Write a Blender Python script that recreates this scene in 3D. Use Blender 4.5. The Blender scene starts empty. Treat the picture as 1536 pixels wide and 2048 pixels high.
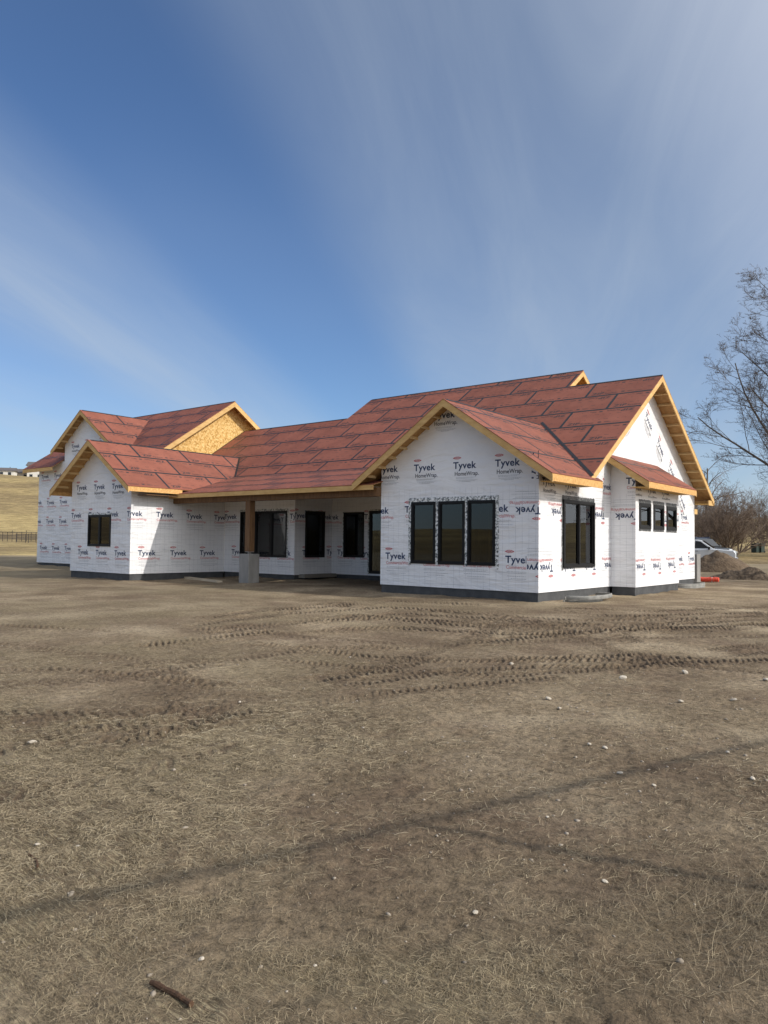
import bpy, bmesh, math, random
import numpy as np
from mathutils import Vector, Matrix
from mathutils.geometry import tessellate_polygon

S = bpy.context.scene
COL = S.collection
R = math.radians

# ------------------------------------------------------------------ camera
CAM_Z = 1.318
YAW, PITCH, ROLL, FPX = R(38.863), R(2.271), R(0.683), 1536.9
cd = bpy.data.cameras.new("camera")
cam = bpy.data.objects.new("camera", cd)
COL.objects.link(cam)
d0 = Vector((-math.sin(YAW), math.cos(YAW), 0)); r0 = Vector((math.cos(YAW), math.sin(YAW), 0)); u0 = Vector((0, 0, 1))
F = d0*math.cos(PITCH) + u0*math.sin(PITCH); U = u0*math.cos(PITCH) - d0*math.sin(PITCH)
R2 = r0*math.cos(ROLL) + U*math.sin(ROLL); U2 = U*math.cos(ROLL) - r0*math.sin(ROLL)
cam.matrix_world = Matrix(((R2.x, U2.x, -F.x, 0), (R2.y, U2.y, -F.y, 0), (R2.z, U2.z, -F.z, CAM_Z), (0, 0, 0, 1)))
cd.sensor_fit = 'HORIZONTAL'; cd.sensor_width = 36.0; cd.lens = 36.0*FPX/1536.0
cd.clip_start = 0.05; cd.clip_end = 8000
S.camera = cam

# ------------------------------------------------------------------ sun and sky
SUN_AZ, SUN_EL = R(12.2), R(32.4)          # azimuth from +X towards +Y
sun_dir = Vector((math.cos(SUN_EL)*math.cos(SUN_AZ), math.cos(SUN_EL)*math.sin(SUN_AZ), math.sin(SUN_EL)))
sl = bpy.data.lights.new("sun", 'SUN'); sl.energy = 2.45; sl.angle = R(0.53); sl.color = (1.0, 0.94, 0.85)
sun = bpy.data.objects.new("sun", sl); COL.objects.link(sun)
sun.rotation_euler = sun_dir.to_track_quat('Z', 'Y').to_euler()
W = bpy.data.worlds.new("World"); S.world = W; W.use_nodes = True
wt = W.node_tree; wt.nodes.clear()

def N(t, kind, **kw):
    n = t.nodes.new(kind)
    for k, v in kw.items():
        if k.startswith('i_'):
            n.inputs[k[2:].replace('_', ' ')].default_value = v
        elif k.startswith('n_'):
            n.inputs[int(k[2:])].default_value = v
        else:
            setattr(n, k, v)
    return n
def L(t, a, b): t.links.new(a, b)
def ramp(t, fac, stops, interp='LINEAR'):
    n = t.nodes.new('ShaderNodeValToRGB'); n.color_ramp.interpolation = interp
    e = n.color_ramp.elements
    while len(e) < len(stops): e.new(0.5)
    for el, (p, c) in zip(e, stops):
        el.position = p
        el.color = c if len(c) == 4 else (*c, 1)
    if fac is not None: L(t, fac, n.inputs[0])
    return n
def MATH(t, op, a, b=None, clamp=False):
    n = t.nodes.new('ShaderNodeMath'); n.operation = op; n.use_clamp = clamp
    for i, x in enumerate((a, b)):
        if x is None: continue
        if isinstance(x, (int, float)): n.inputs[i].default_value = x
        else: L(t, x, n.inputs[i])
    return n.outputs[0]
def VM(t, op, a, b=None):
    n = t.nodes.new('ShaderNodeVectorMath'); n.operation = op
    for i, x in enumerate((a, b)):
        if x is None: continue
        if isinstance(x, (tuple, list)): n.inputs[i].default_value = x
        else: L(t, x, n.inputs[i])
    return n.outputs['Value'] if op == 'DOT_PRODUCT' else n.outputs[0]
def MIX(t, fac, a, b, mode='MIX'):
    n = t.nodes.new('ShaderNodeMix'); n.data_type = 'RGBA'; n.blend_type = mode
    for s, x in ((0, fac), (6, a), (7, b)):
        if isinstance(x, (int, float)): n.inputs[s].default_value = x
        elif isinstance(x, (tuple, list)): n.inputs[s].default_value = x if len(x) == 4 else (*x, 1)
        else: L(t, x, n.inputs[s])
    return n.outputs[2]

sky = N(wt, 'ShaderNodeTexSky', sky_type='NISHITA', sun_disc=False, sun_elevation=SUN_EL, sun_rotation=math.pi/2 - SUN_AZ,
        altitude=900, air_density=1.0, dust_density=0.6, ozone_density=2.2)
tc = N(wt, 'ShaderNodeTexCoord')
sep = N(wt, 'ShaderNodeSeparateXYZ'); L(wt, tc.outputs['Generated'], sep.inputs[0])
hz = MATH(wt, 'ADD', MATH(wt, 'MAXIMUM', sep.outputs[2], 0.0), 0.10)
px_ = MATH(wt, 'DIVIDE', sep.outputs[0], hz); py_ = MATH(wt, 'DIVIDE', sep.outputs[1], hz)
comb = N(wt, 'ShaderNodeCombineXYZ'); L(wt, px_, comb.inputs[0]); L(wt, py_, comb.inputs[1])
# cirrus streets run along one wind direction
CD = (-0.45, 0.893, 0); CP = (0.893, 0.45, 0)
al = VM(wt, 'DOT_PRODUCT', comb.outputs[0], CD); ac = VM(wt, 'DOT_PRODUCT', comb.outputs[0], CP)
c1 = N(wt, 'ShaderNodeCombineXYZ'); L(wt, MATH(wt, 'MULTIPLY', al, 0.16), c1.inputs[0]); L(wt, MATH(wt, 'MULTIPLY', ac, 0.75), c1.inputs[1])
n1 = N(wt, 'ShaderNodeTexNoise', i_Scale=1.0, i_Detail=2.5, i_Roughness=0.45, i_Distortion=0.5); L(wt, VM(wt, 'ADD', c1.outputs[0], (3.1, 7.75, 0)), n1.inputs['Vector'])
c2 = N(wt, 'ShaderNodeCombineXYZ'); L(wt, MATH(wt, 'MULTIPLY', al, 0.55), c2.inputs[0]); L(wt, MATH(wt, 'MULTIPLY', ac, 3.4), c2.inputs[1])
n2 = N(wt, 'ShaderNodeTexNoise', i_Scale=1.0, i_Detail=6.0, i_Roughness=0.6, i_Distortion=0.8); L(wt, c2.outputs[0], n2.inputs['Vector'])
n3 = N(wt, 'ShaderNodeTexNoise', i_Scale=0.45, i_Detail=2.0, i_Roughness=0.5); L(wt, VM(wt, 'ADD', comb.outputs[0], (1.7, 4.2, 0)), n3.inputs['Vector'])
# one broad street after another across the wind, with ragged edges
acw = MATH(wt, 'ADD', ac, MATH(wt, 'MULTIPLY', MATH(wt, 'SUBTRACT', n1.outputs[0], 0.5), 0.55))
street = ramp(wt, MATH(wt, 'ADD', MATH(wt, 'MULTIPLY', acw, 0.125), 0.5), [((x_+4)/8, (y_,)*3) for x_, y_ in
              ((-4, .5), (-3.2, .15), (-2.5, .6), (-2.0, .25), (-1.55, 1.0), (-1.25, .55), (-0.92, .0), (-0.58, .0), (-0.30, .62), (0.0, .66), (0.7, .66), (1.4, .7), (2.2, .3), (3.0, .6), (4, .4))], 'EASE').outputs[0]
fine = ramp(wt, n2.outputs[0], [(0.28, (0.50,)*3), (0.72, (1, 1, 1))]).outputs[0]
veil = ramp(wt, n3.outputs[0], [(0.35, (0, 0, 0)), (0.70, (1, 1, 1))], 'EASE').outputs[0]
cl = MATH(wt, 'MULTIPLY', MATH(wt, 'MULTIPLY', street, fine), 0.50)
cl = MATH(wt, 'ADD', cl, MATH(wt, 'MULTIPLY', veil, 0.11))
# the high veil thickens and brightens towards the sun (forward scattering)
sd = VM(wt, 'DOT_PRODUCT', tc.outputs['Generated'], tuple(sun_dir))
aur = ramp(wt, MATH(wt, 'ADD', MATH(wt, 'MULTIPLY', sd, 0.5), 0.5), [(0.30, (0,)*3), (0.42, (0.0,)*3), (0.53, (0.04,)*3), (0.75, (0.42,)*3), (1.0, (0.85,)*3)]).outputs[0]
low = ramp(wt, sep.outputs[2], [(0.0, (0.55,)*3), (0.06, (0.26,)*3), (0.16, (0.08,)*3), (0.40, (0.0,)*3)]).outputs[0]
cl = MATH(wt, 'ADD', MATH(wt, 'ADD', cl, low), aur, True)
skyc = MIX(wt, 1.0, sky.outputs[0], (0.70, 0.87, 1.06, 1), 'MULTIPLY')
fwd = ramp(wt, MATH(wt, 'ADD', MATH(wt, 'MULTIPLY', sd, 0.5), 0.5), [(0.0, (0.275, 0.315, 0.36)), (0.55, (0.275, 0.315, 0.36)), (0.75, (0.60, 0.62, 0.65)), (1.0, (1, 1, 1))]).outputs[0]
cloudc = MIX(wt, 1.0, fwd, (16.0, 16.0, 16.0, 1), 'MULTIPLY')
cloudn = wt.nodes[-1]; cloudn.clamp_result = False
mixc = MIX(wt, cl, skyc, cloudc)
bg = N(wt, 'ShaderNodeBackground', i_Strength=0.088); L(wt, mixc, bg.inputs[0])
wo = N(wt, 'ShaderNodeOutputWorld'); L(wt, bg.outputs[0], wo.inputs[0])

S.view_settings.view_transform = 'Standard'; S.view_settings.look = 'None'
S.view_settings.exposure = 0.43; S.view_settings.gamma = 1.0; S.view_settings.use_curve_mapping = False
S.render.engine = 'CYCLES'
S.cycles.max_bounces = 8; S.cycles.transparent_max_bounces = 12; S.cycles.use_denoising = True

rnd = random.Random(7)
RNG = np.random.default_rng(11)

# ------------------------------------------------------------------ materials
def mat(name, base=(0.5, 0.5, 0.5), rough=0.8, metal=0.0, spec=0.5):
    m = bpy.data.materials.new(name); m.use_nodes = True
    t = m.node_tree; b = t.nodes['Principled BSDF']
    b.inputs['Base Color'].default_value = (*base, 1); b.inputs['Roughness'].default_value = rough
    b.inputs['Metallic'].default_value = metal; b.inputs['Specular IOR Level'].default_value = spec
    return m, t, b
def noisy(name, c1, c2, scale=8.0, rough=0.8, bump=0.0, bscale=None, stretch=(1, 1, 1), detail=6, spec=0.3, pos=(0.3, 0.7), metal=0.0, bdist=0.02):
    m, t, b = mat(name, c1, rough, metal, spec)
    tc = N(t, 'ShaderNodeTexCoord'); mp = N(t, 'ShaderNodeMapping'); mp.inputs['Scale'].default_value = stretch
    L(t, tc.outputs['Object'], mp.inputs[0])
    n = N(t, 'ShaderNodeTexNoise', i_Scale=scale, i_Detail=detail, i_Roughness=0.6); L(t, mp.outputs[0], n.inputs['Vector'])
    oi = N(t, 'ShaderNodeObjectInfo')
    cr = ramp(t, n.outputs[0], [(pos[0], c1), (pos[1], c2)])
    v = N(t, 'ShaderNodeHueSaturation'); L(t, cr.outputs[0], v.inputs['Color'])
    L(t, MATH(t, 'ADD', MATH(t, 'MULTIPLY', oi.outputs['Random'], 0.18), 0.91), v.inputs['Value'])
    L(t, v.outputs[0], b.inputs['Base Color'])
    if bump:
        nb = N(t, 'ShaderNodeTexNoise', i_Scale=bscale or scale*3, i_Detail=6.0); L(t, mp.outputs[0], nb.inputs['Vector'])
        bp = N(t, 'ShaderNodeBump', i_Strength=bump, i_Distance=bdist); L(t, nb.outputs[0], bp.inputs['Height']); L(t, bp.outputs[0], b.inputs['Normal'])
    return m

def wrap_material(name, grid):
    m, t, b = mat(name, (0.74, 0.755, 0.785), 0.42, 0, 0.4)
    tc = N(t, 'ShaderNodeTexCoord'); sp = N(t, 'ShaderNodeSeparateXYZ'); L(t, tc.outputs['Object'], sp.inputs[0])
    n = N(t, 'ShaderNodeTexNoise', i_Scale=1.3, i_Detail=5.0); L(t, tc.outputs['Object'], n.inputs['Vector'])
    col = ramp(t, n.outputs[0], [(0.3, (0.755, 0.765, 0.79)), (0.7, (0.81, 0.815, 0.83))]).outputs[0]
    if grid:
        warp = N(t, 'ShaderNodeTexNoise', i_Scale=0.9, i_Detail=2.0); L(t, tc.outputs['Object'], warp.inputs['Vector'])
        wv = MATH(t, 'MULTIPLY', MATH(t, 'SUBTRACT', warp.outputs[0], 0.5), 0.05)
        lines = None
        for ax in (0, 1):
            f = MATH(t, 'FRACT', MATH(t, 'DIVIDE', MATH(t, 'ADD', sp.outputs[ax], wv), 0.205))
            dd = MATH(t, 'ABSOLUTE', MATH(t, 'SUBTRACT', f, 0.5))
            l = MATH(t, 'LESS_THAN', dd, 0.024)
            lines = l if lines is None else MATH(t, 'MAXIMUM', lines, l)
        # the printed grid belongs to the lower (commercial) roll only
        below = MATH(t, 'LESS_THAN', sp.outputs[1], 2.95)
        brk = N(t, 'ShaderNodeTexNoise', i_Scale=3.0, i_Detail=2.0); L(t, tc.outputs['Object'], brk.inputs['Vector'])
        st = MATH(t, 'MULTIPLY', ramp(t, brk.outputs[0], [(0.35, (0.15,)*3), (0.65, (0.8,)*3)]).outputs[0], 0.8)
        fac = MATH(t, 'MULTIPLY', MATH(t, 'MULTIPLY', lines, below), st)
        col = MIX(t, fac, col, (0.33, 0.36, 0.41))
    L(t, col, b.inputs['Base Color'])
    # creases: long diagonal folds plus small crumple
    mp = N(t, 'ShaderNodeMapping'); mp.inputs['Rotation'].default_value = (0, 0, 0.6); mp.inputs['Scale'].default_value = (0.5, 2.2, 1)
    L(t, tc.outputs['Object'], mp.inputs[0])
    w1 = N(t, 'ShaderNodeTexNoise', i_Scale=1.3, i_Detail=5.0, i_Roughness=0.5, i_Distortion=1.6); L(t, mp.outputs[0], w1.inputs['Vector'])
    w2 = N(t, 'ShaderNodeTexNoise', i_Scale=0.9, i_Detail=3.0); L(t, tc.outputs['Object'], w2.inputs['Vector'])
    vor = N(t, 'ShaderNodeTexVoronoi', i_Scale=3.2, feature='DISTANCE_TO_EDGE'); L(t, mp.outputs[0], vor.inputs['Vector'])
    cr = ramp(t, vor.outputs['Distance'], [(0.0, (1,)*3), (0.06, (0.0,)*3)]).outputs[0]
    h = MATH(t, 'ADD', w1.outputs[0], MATH(t, 'MULTIPLY', w2.outputs[0], 1.5))
    h = MATH(t, 'ADD', h, MATH(t, 'MULTIPLY', MATH(t, 'MULTIPLY', cr, ramp(t, w2.outputs[0], [(0.5, (0,)*3), (0.65, (1,)*3)]).outputs[0]), 0.10))
    bp = N(t, 'ShaderNodeBump', i_Strength=0.9, i_Distance=0.05); L(t, h, bp.inputs['Height']); L(t, bp.outputs[0], b.inputs['Normal'])
    return m
M = {}
M['wrap'] = wrap_material('housewrap_grid', True)
M['wrap_plain'] = wrap_material('housewrap_plain', False)
M['navy'] = mat('print_navy', (0.016, 0.035, 0.10), 0.5)[0]
M['ink'] = mat('print_dark', (0.02, 0.023, 0.035), 0.5)[0]
M['red'] = mat('print_red', (0.50, 0.045, 0.055), 0.5)[0]
M['softred'] = mat('print_soft_red', (0.56, 0.19, 0.20), 0.5)[0]
M['grey'] = mat('print_grey', (0.40, 0.42, 0.45), 0.5)[0]
M['found'] = noisy('foundation_coating', (0.045, 0.047, 0.05), (0.085, 0.087, 0.09), 3.0, 0.75, 0.3, 20)
M['concrete'] = noisy('concrete', (0.20, 0.195, 0.185), (0.31, 0.30, 0.285), 3.0, 0.9, 0.35, 26, (1, 1, 0.35))
M['lumber'] = noisy('lumber', (0.50, 0.305, 0.115), (0.66, 0.44, 0.19), 2.0, 0.75, 0.15, 30, (1.2, 1.2, 4))
M['strand'] = noisy('strand_board', (0.46, 0.25, 0.085), (0.72, 0.43, 0.17), 14.0, 0.8, 0.2, 60, (1, 1, 1), 3)
M['timber'] = noisy('brown_timber', (0.105, 0.056, 0.028), (0.20, 0.110, 0.052), 3.0, 0.7, 0.2, 30, (4, 4, 0.8))
M['lookout'] = noisy('lookout_lumber', (0.60, 0.42, 0.20), (0.72, 0.53, 0.28), 3.0, 0.75)
M['ply'] = noisy('plywood_underside', (0.33, 0.185, 0.070), (0.50, 0.30, 0.125), 7.0, 0.8, 0.1, 30)
M['framing'] = noisy('stud_wood', (0.42, 0.28, 0.14), (0.52, 0.36, 0.19), 4.0, 0.8)
M['greyboard'] = noisy('weathered_board', (0.36, 0.30, 0.22), (0.50, 0.43, 0.32), 5.0, 0.85, 0.2, 30, (0.4, 4, 4))
M['frame'] = mat('black_frame', (0.007, 0.007, 0.008), 0.45, 0, 0.25)[0]
M['tape'] = noisy('black_tape', (0.012, 0.012, 0.013), (0.03, 0.03, 0.032), 12.0, 0.45)
M['interior'] = mat('interior_board', (0.22, 0.20, 0.17), 0.9)[0]
def osb_material():
    m, t, b = mat('oriented_strand_board', (0.5, 0.32, 0.12), 0.8, 0, 0.25)
    tc = N(t, 'ShaderNodeTexCoord')
    v = N(t, 'ShaderNodeTexVoronoi', i_Scale=16.0, i_Randomness=1.0); L(t, tc.outputs['Object'], v.inputs['Vector'])
    n = N(t, 'ShaderNodeTexNoise', i_Scale=30.0, i_Detail=4.0); L(t, tc.outputs['Object'], n.inputs['Vector'])
    sp = N(t, 'ShaderNodeSeparateColor'); L(t, v.outputs['Color'], sp.inputs[0])
    f = MATH(t, 'ADD', MATH(t, 'MULTIPLY', sp.outputs[0], 0.65), MATH(t, 'MULTIPLY', n.outputs[0], 0.35))
    c = ramp(t, f, [(0.15, (0.36, 0.20, 0.055)), (0.45, (0.58, 0.36, 0.12)), (0.85, (0.74, 0.53, 0.24))]).outputs[0]
    g = N(t, 'ShaderNodeTexNoise', i_Scale=0.9, i_Detail=3.0); L(t, tc.outputs['Object'], g.inputs['Vector'])
    gm = ramp(t, g.outputs[0], [(0.66, (0,)*3), (0.70, (1,)*3)]).outputs[0]
    c = MIX(t, MATH(t, 'MULTIPLY', gm, 0.5), c, (0.18, 0.24, 0.09))
    L(t, c, b.inputs['Base Color'])
    bp = N(t, 'ShaderNodeBump', i_Strength=0.3, i_Distance=0.004); L(t, f, bp.inputs['Height']); L(t, bp.outputs[0], b.inputs['Normal'])
    return m
M['osb'] = osb_material()
M['panel'] = noisy('red_sheathing', (0.198, 0.067, 0.045), (0.268, 0.096, 0.064), 1.2, 0.68, 0.12, 90, (1, 1, 1), 8, 0.22)
M['panel_print'] = mat('panel_print', (0.035, 0.022, 0.022), 0.6)[0]
def foil_material():
    m, t, b = mat('foil_flashing', (0.7, 0.7, 0.7), 0.3, 0.0, 0.6)
    tc = N(t, 'ShaderNodeTexCoord')
    v = N(t, 'ShaderNodeTexNoise', i_Scale=15.0, i_Detail=5.0, i_Roughness=0.75); L(t, tc.outputs['Object'], v.inputs['Vector'])
    c = ramp(t, v.outputs[0], [(0.41, (0.05, 0.06, 0.065)), (0.49, (0.38, 0.40, 0.40)), (0.54, (0.80, 0.81, 0.81))]).outputs[0]
    L(t, c, b.inputs['Base Color'])
    bp = N(t, 'ShaderNodeBump', i_Strength=0.6, i_Distance=0.01); L(t, v.outputs[0], bp.inputs['Height']); L(t, bp.outputs[0], b.inputs['Normal'])
    return m
M['foil'] = foil_material()
M['foil_dark'] = noisy('dark_foil_flashing', (0.035, 0.037, 0.04), (0.30, 0.31, 0.31), 24.0, 0.4, 0.4, 30, pos=(0.45, 0.75))
def glass_material(name, tint, refl):
    m = bpy.data.materials.new(name); m.use_nodes = True
    t = m.node_tree; t.nodes.clear()
    o = N(t, 'ShaderNodeOutputMaterial')
    tr = N(t, 'ShaderNodeBsdfTransparent'); tr.inputs[0].default_value = (*tint, 1)
    gl = N(t, 'ShaderNodeBsdfGlossy', i_Roughness=0.006); gl.inputs[0].default_value = (0.9, 0.93, 0.95, 1)
    fr = N(t, 'ShaderNodeFresnel', i_IOR=1.52)
    f = MATH(t, 'MULTIPLY', fr.outputs[0], refl, True)
    mx = N(t, 'ShaderNodeMixShader'); L(t, f, mx.inputs[0]); L(t, tr.outputs[0], mx.inputs[1]); L(t, gl.outputs[0], mx.inputs[2])
    L(t, mx.outputs[0], o.inputs[0])
    return m
M['glass'] = glass_material('window_glass', (0.33, 0.36, 0.36), 1.05)
M['bark'] = noisy('bark', (0.095, 0.078, 0.066), (0.17, 0.145, 0.122), 3.0, 0.9)
M['twig'] = noisy('twig_bark', (0.105, 0.085, 0.072), (0.16, 0.132, 0.112), 2.0, 0.9)
M['shrubtwig'] = noisy('shrub_twig', (0.115, 0.083, 0.063), (0.22, 0.165, 0.125), 1.0, 0.9)
M['weep'] = noisy('weeping_twig', (0.13, 0.085, 0.066), (0.20, 0.135, 0.105), 1.0, 0.9)
M['conifer'] = noisy('conifer_needles', (0.012, 0.022, 0.014), (0.03, 0.05, 0.028), 2.0, 0.9)
M['tyre'] = mat('tyre_rubber', (0.014, 0.014, 0.015), 0.8)[0]
M['rim'] = mat('alloy', (0.55, 0.55, 0.56), 0.3, 0.9)[0]
M['chrome'] = mat('chrome', (0.7, 0.7, 0.72), 0.12, 1.0)[0]
M['carglass'] = mat('tinted_glass', (0.010, 0.013, 0.016), 0.04, 0, 0.7)[0]
M['silver'] = mat('silver_paint', (0.62, 0.65, 0.68), 0.28, 0.2)[0]
M['darkpaint'] = mat('dark_paint', (0.016, 0.019, 0.024), 0.2)[0]
M['plastic'] = mat('dark_plastic', (0.016, 0.017, 0.019), 0.5)[0]
M['lamp'] = mat('headlight', (0.75, 0.78, 0.8), 0.1, 0, 0.8)[0]
M['binplastic'] = mat('bin_plastic', (0.014, 0.03, 0.024), 0.5)[0]
M['orange'] = noisy('red_plastic', (0.66, 0.055, 0.03), (0.82, 0.13, 0.07), 12.0, 0.45, 0.3, 30)
M['wellsteel'] = noisy('grey_well', (0.17, 0.17, 0.16), (0.30, 0.295, 0.275), 5.0, 0.65, 0.3, 25)
M['stone'] = noisy('stone', (0.36, 0.31, 0.25), (0.56, 0.51, 0.43), 9.0, 0.9, 0.3, 40)
M['pebble'] = noisy('pebble', (0.20, 0.165, 0.125), (0.42, 0.365, 0.30), 9.0, 0.9)
M['stick'] = noisy('stick_bark', (0.045, 0.024, 0.014), (0.11, 0.062, 0.036), 12.0, 0.9, 0.5, 60)
M['housewhite'] = mat('far_house_wall', (0.62, 0.60, 0.55), 0.8)[0]
M['housetan'] = mat('far_house_tan', (0.42, 0.35, 0.27), 0.8)[0]
M['farroof'] = mat('far_roof', (0.11, 0.10, 0.10), 0.8)[0]
M['steelpipe'] = mat('fence_pipe', (0.05, 0.042, 0.036), 0.7)[0]
def straw_material():
    m, t, b = mat('dry_straw', (0.3, 0.25, 0.16), 0.7, 0, 0.3)
    a = N(t, 'ShaderNodeAttribute', attribute_name='tone')
    c = ramp(t, a.outputs['Fac'], [(0.0, (0.09, 0.068, 0.045)), (0.5, (0.235, 0.185, 0.118)), (0.85, (0.40, 0.33, 0.215)), (1.0, (0.54, 0.47, 0.34))]).outputs[0]
    L(t, c, b.inputs['Base Color'])
    return m
M['straw'] = straw_material()

# ------------------------------------------------------------------ mesh helpers
class MB:
    def __init__(s): s.v = []; s.f = []; s.m = []
    def add(s, vs, fs, mi=0):
        o = len(s.v); s.v += [tuple(v) for v in vs]
        for f in fs: s.f.append(tuple(i+o for i in f)); s.m.append(mi)
    def box(s, a, b, mi=0, X=None):
        x0, y0, z0 = a; x1, y1, z1 = b
        vs = [(x0,y0,z0),(x1,y0,z0),(x1,y1,z0),(x0,y1,z0),(x0,y0,z1),(x1,y0,z1),(x1,y1,z1),(x0,y1,z1)]
        if X is not None: vs = [X @ Vector(v) for v in vs]
        s.add(vs, [(0,3,2,1),(4,5,6,7),(0,1,5,4),(1,2,6,5),(2,3,7,6),(3,0,4,7)], mi)
    def prism(s, poly, off, mi=0):
        """poly: list of 3D points (planar), extruded by the vector off"""
        n = len(poly); off = Vector(off)
        a = [Vector(p) for p in poly]; nrm = Vector((0, 0, 0))
        for i in range(n): nrm += a[i].cross(a[(i+1) % n])
        if nrm.dot(off) < 0: a.reverse()
        vs = a + [p+off for p in a]
        fs = [tuple(range(n-1, -1, -1)), tuple(range(n, 2*n))] + [(i, (i+1) % n, n+(i+1) % n, n+i) for i in range(n)]
        s.add(vs, fs, mi)
    def tube(s, pts, rads, n=6, mi=0, cap=True):
        o = len(s.v); pts = [Vector(p) for p in pts]
        if isinstance(rads, (int, float)): rads = [rads]*len(pts)
        ref = Vector((0.31, 0.17, 0.93))
        for i, p in enumerate(pts):
            d = (pts[min(i+1, len(pts)-1)] - pts[max(i-1, 0)])
            d = d.normalized() if d.length > 1e-9 else Vector((0, 0, 1))
            a = d.cross(ref)
            if a.length < 0.05: a = d.cross(Vector((1, 0, 0)))
            a.normalize(); b = d.cross(a)
            for k in range(n):
                q = p + (a*math.cos(2*math.pi*k/n) + b*math.sin(2*math.pi*k/n))*rads[i]
                s.v.append(q[:])
        for i in range(len(pts)-1):
            for k in range(n):
                s.f.append((o+i*n+k, o+i*n+(k+1) % n, o+(i+1)*n+(k+1) % n, o+(i+1)*n+k)); s.m.append(mi)
        if cap and n > 2:
            s.f.append(tuple(o+k for k in range(n-1, -1, -1))); s.m.append(mi)
            e = o+(len(pts)-1)*n; s.f.append(tuple(e+k for k in range(n))); s.m.append(mi)
    def mesh(s, name, mats):
        me = bpy.data.meshes.new(name); me.from_pydata(s.v, [], s.f)
        for m in (mats if isinstance(mats, (list, tuple)) else [mats]): me.materials.append(m)
        if any(s.m): me.polygons.foreach_set('material_index', s.m)
        me.update(); return me
    def build(s, name, mats, parent=None, X=None, smooth=False, bevel=0.0):
        me = s.mesh(name, mats)
        if smooth: me.polygons.foreach_set('use_smooth', [True]*len(me.polygons))
        return link(name, me, parent, X, bevel)
def link(name, me, parent=None, X=None, bevel=0.0):
    o = bpy.data.objects.new(name, me); COL.objects.link(o)
    if parent is not None: o.parent = parent
    if X is not None: o.matrix_local = X
    if bevel:
        md = o.modifiers.new('bevel', 'BEVEL'); md.width = bevel; md.segments = 2; md.limit_method = 'ANGLE'
    return o
def tag(o, label=None, cat=None, group=None, kind=None):
    if label: o['label'] = label
    if cat: o['category'] = cat
    if group: o['group'] = group
    if kind: o['kind'] = kind
    return o
def empty(name, loc, label, cat, rz=0.0, group=None):
    o = bpy.data.objects.new(name, None); COL.objects.link(o); o.empty_display_size = 0.3
    o.location = loc; o.rotation_euler = (0, 0, rz)
    return tag(o, label, cat, group)
def copy_tree(o, parent=None):
    c = o.copy(); COL.objects.link(c)
    if parent is not None: c.parent = parent
    for ch in o.children: copy_tree(ch, c)
    return c
def frame_of(u, v, o):
    u = Vector(u).normalized(); v = Vector(v).normalized(); n = u.cross(v)
    return Matrix(((u.x, v.x, n.x, o[0]), (u.y, v.y, n.y, o[1]), (u.z, v.z, n.z, o[2]), (0, 0, 0, 1)))

# numpy noise
def vnoise(x, y, seed=0):
    xi = np.floor(x).astype(np.int64); yi = np.floor(y).astype(np.int64)
    fx = x-xi; fy = y-yi; fx = fx*fx*fx*(fx*(fx*6-15)+10); fy = fy*fy*fy*(fy*(fy*6-15)+10)
    def h(a, b):
        n = (a*374761393 + b*668265263 + seed*1274126177) & 0xFFFFFFFF
        n = ((n ^ (n >> 13))*1274126177) & 0xFFFFFFFF
        return ((n ^ (n >> 16)) & 0xFFFF)/65535.0
    return (h(xi, yi)*(1-fx)+h(xi+1, yi)*fx)*(1-fy) + (h(xi, yi+1)*(1-fx)+h(xi+1, yi+1)*fx)*fy
def fbm(x, y, s, oct=4, seed=0, gain=0.5):
    r = 0; a = 1; t = 0
    for i in range(oct):
        r = r + a*vnoise(x*s+i*17.3, y*s-i*9.1, seed+i); t += a; a *= gain; s *= 2.03
    return r/t

# ------------------------------------------------------------------ terrain
TRACKS = []   # (polyline, half width, lug pitch, depth, skew)
def trk(pts, hw, pitch=0.17, depth=0.03, skew=1.0): TRACKS.append((np.array(pts, float), hw, pitch, depth, skew))
def gp(q):
    """ground point seen at photograph pixel q (used only to survey the wheel ruts and stones)"""
    v = F + R2*((q[0]-768)/FPX) - U2*((q[1]-1024)/FPX); t = (-0.28-CAM_Z)/v.z
    return (v.x*t, v.y*t)
def gpl(*qs): return [gp(q) for q in qs]
trk(gpl((380,1252),(560,1228),(768,1215),(960,1228),(1150,1243),(1400,1240),(1600,1228)), 0.32, 0.124, 0.033)
trk(gpl((330,1268),(560,1248),(768,1238),(960,1254),(1150,1262),(1400,1262),(1600,1250)), 0.32, 0.124, 0.033, -1)
trk(gpl((520,1290),(700,1312),(860,1322),(1050,1322),(1250,1322),(1420,1312),(1600,1300)), 0.23, 0.099, 0.026)
trk(gpl((900,1345),(1080,1336),(1250,1338),(1400,1328),(1600,1322)), 0.23, 0.099, 0.026, -1)
trk(gpl((-40,1430),(120,1430),(300,1428),(420,1412),(560,1388),(680,1350),(800,1318),(940,1280),(1010,1245),(960,1215)), 0.25, 0.118, 0.021)
trk(gpl((130,1485),(260,1478),(400,1452),(520,1424),(660,1404),(860,1378),(1110,1358)), 0.16, 0.093, 0.021, -1)
trk(gpl((280,1330),(360,1360),(405,1392),(400,1440)), 0.23, 0.105, 0.018)
trk(gpl((1225,1262),(1270,1292),(1285,1325),(1240,1345)), 0.23, 0.099, 0.020)
trk(gpl((560,1270),(768,1286),(960,1292),(1100,1284),(1300,1278),(1600,1272)), 0.18, 0.124, 0.010, -1)
trk(gpl((-60,1600),(120,1560),(300,1530),(430,1495)), 0.17, 0.124, 0.010)

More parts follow.
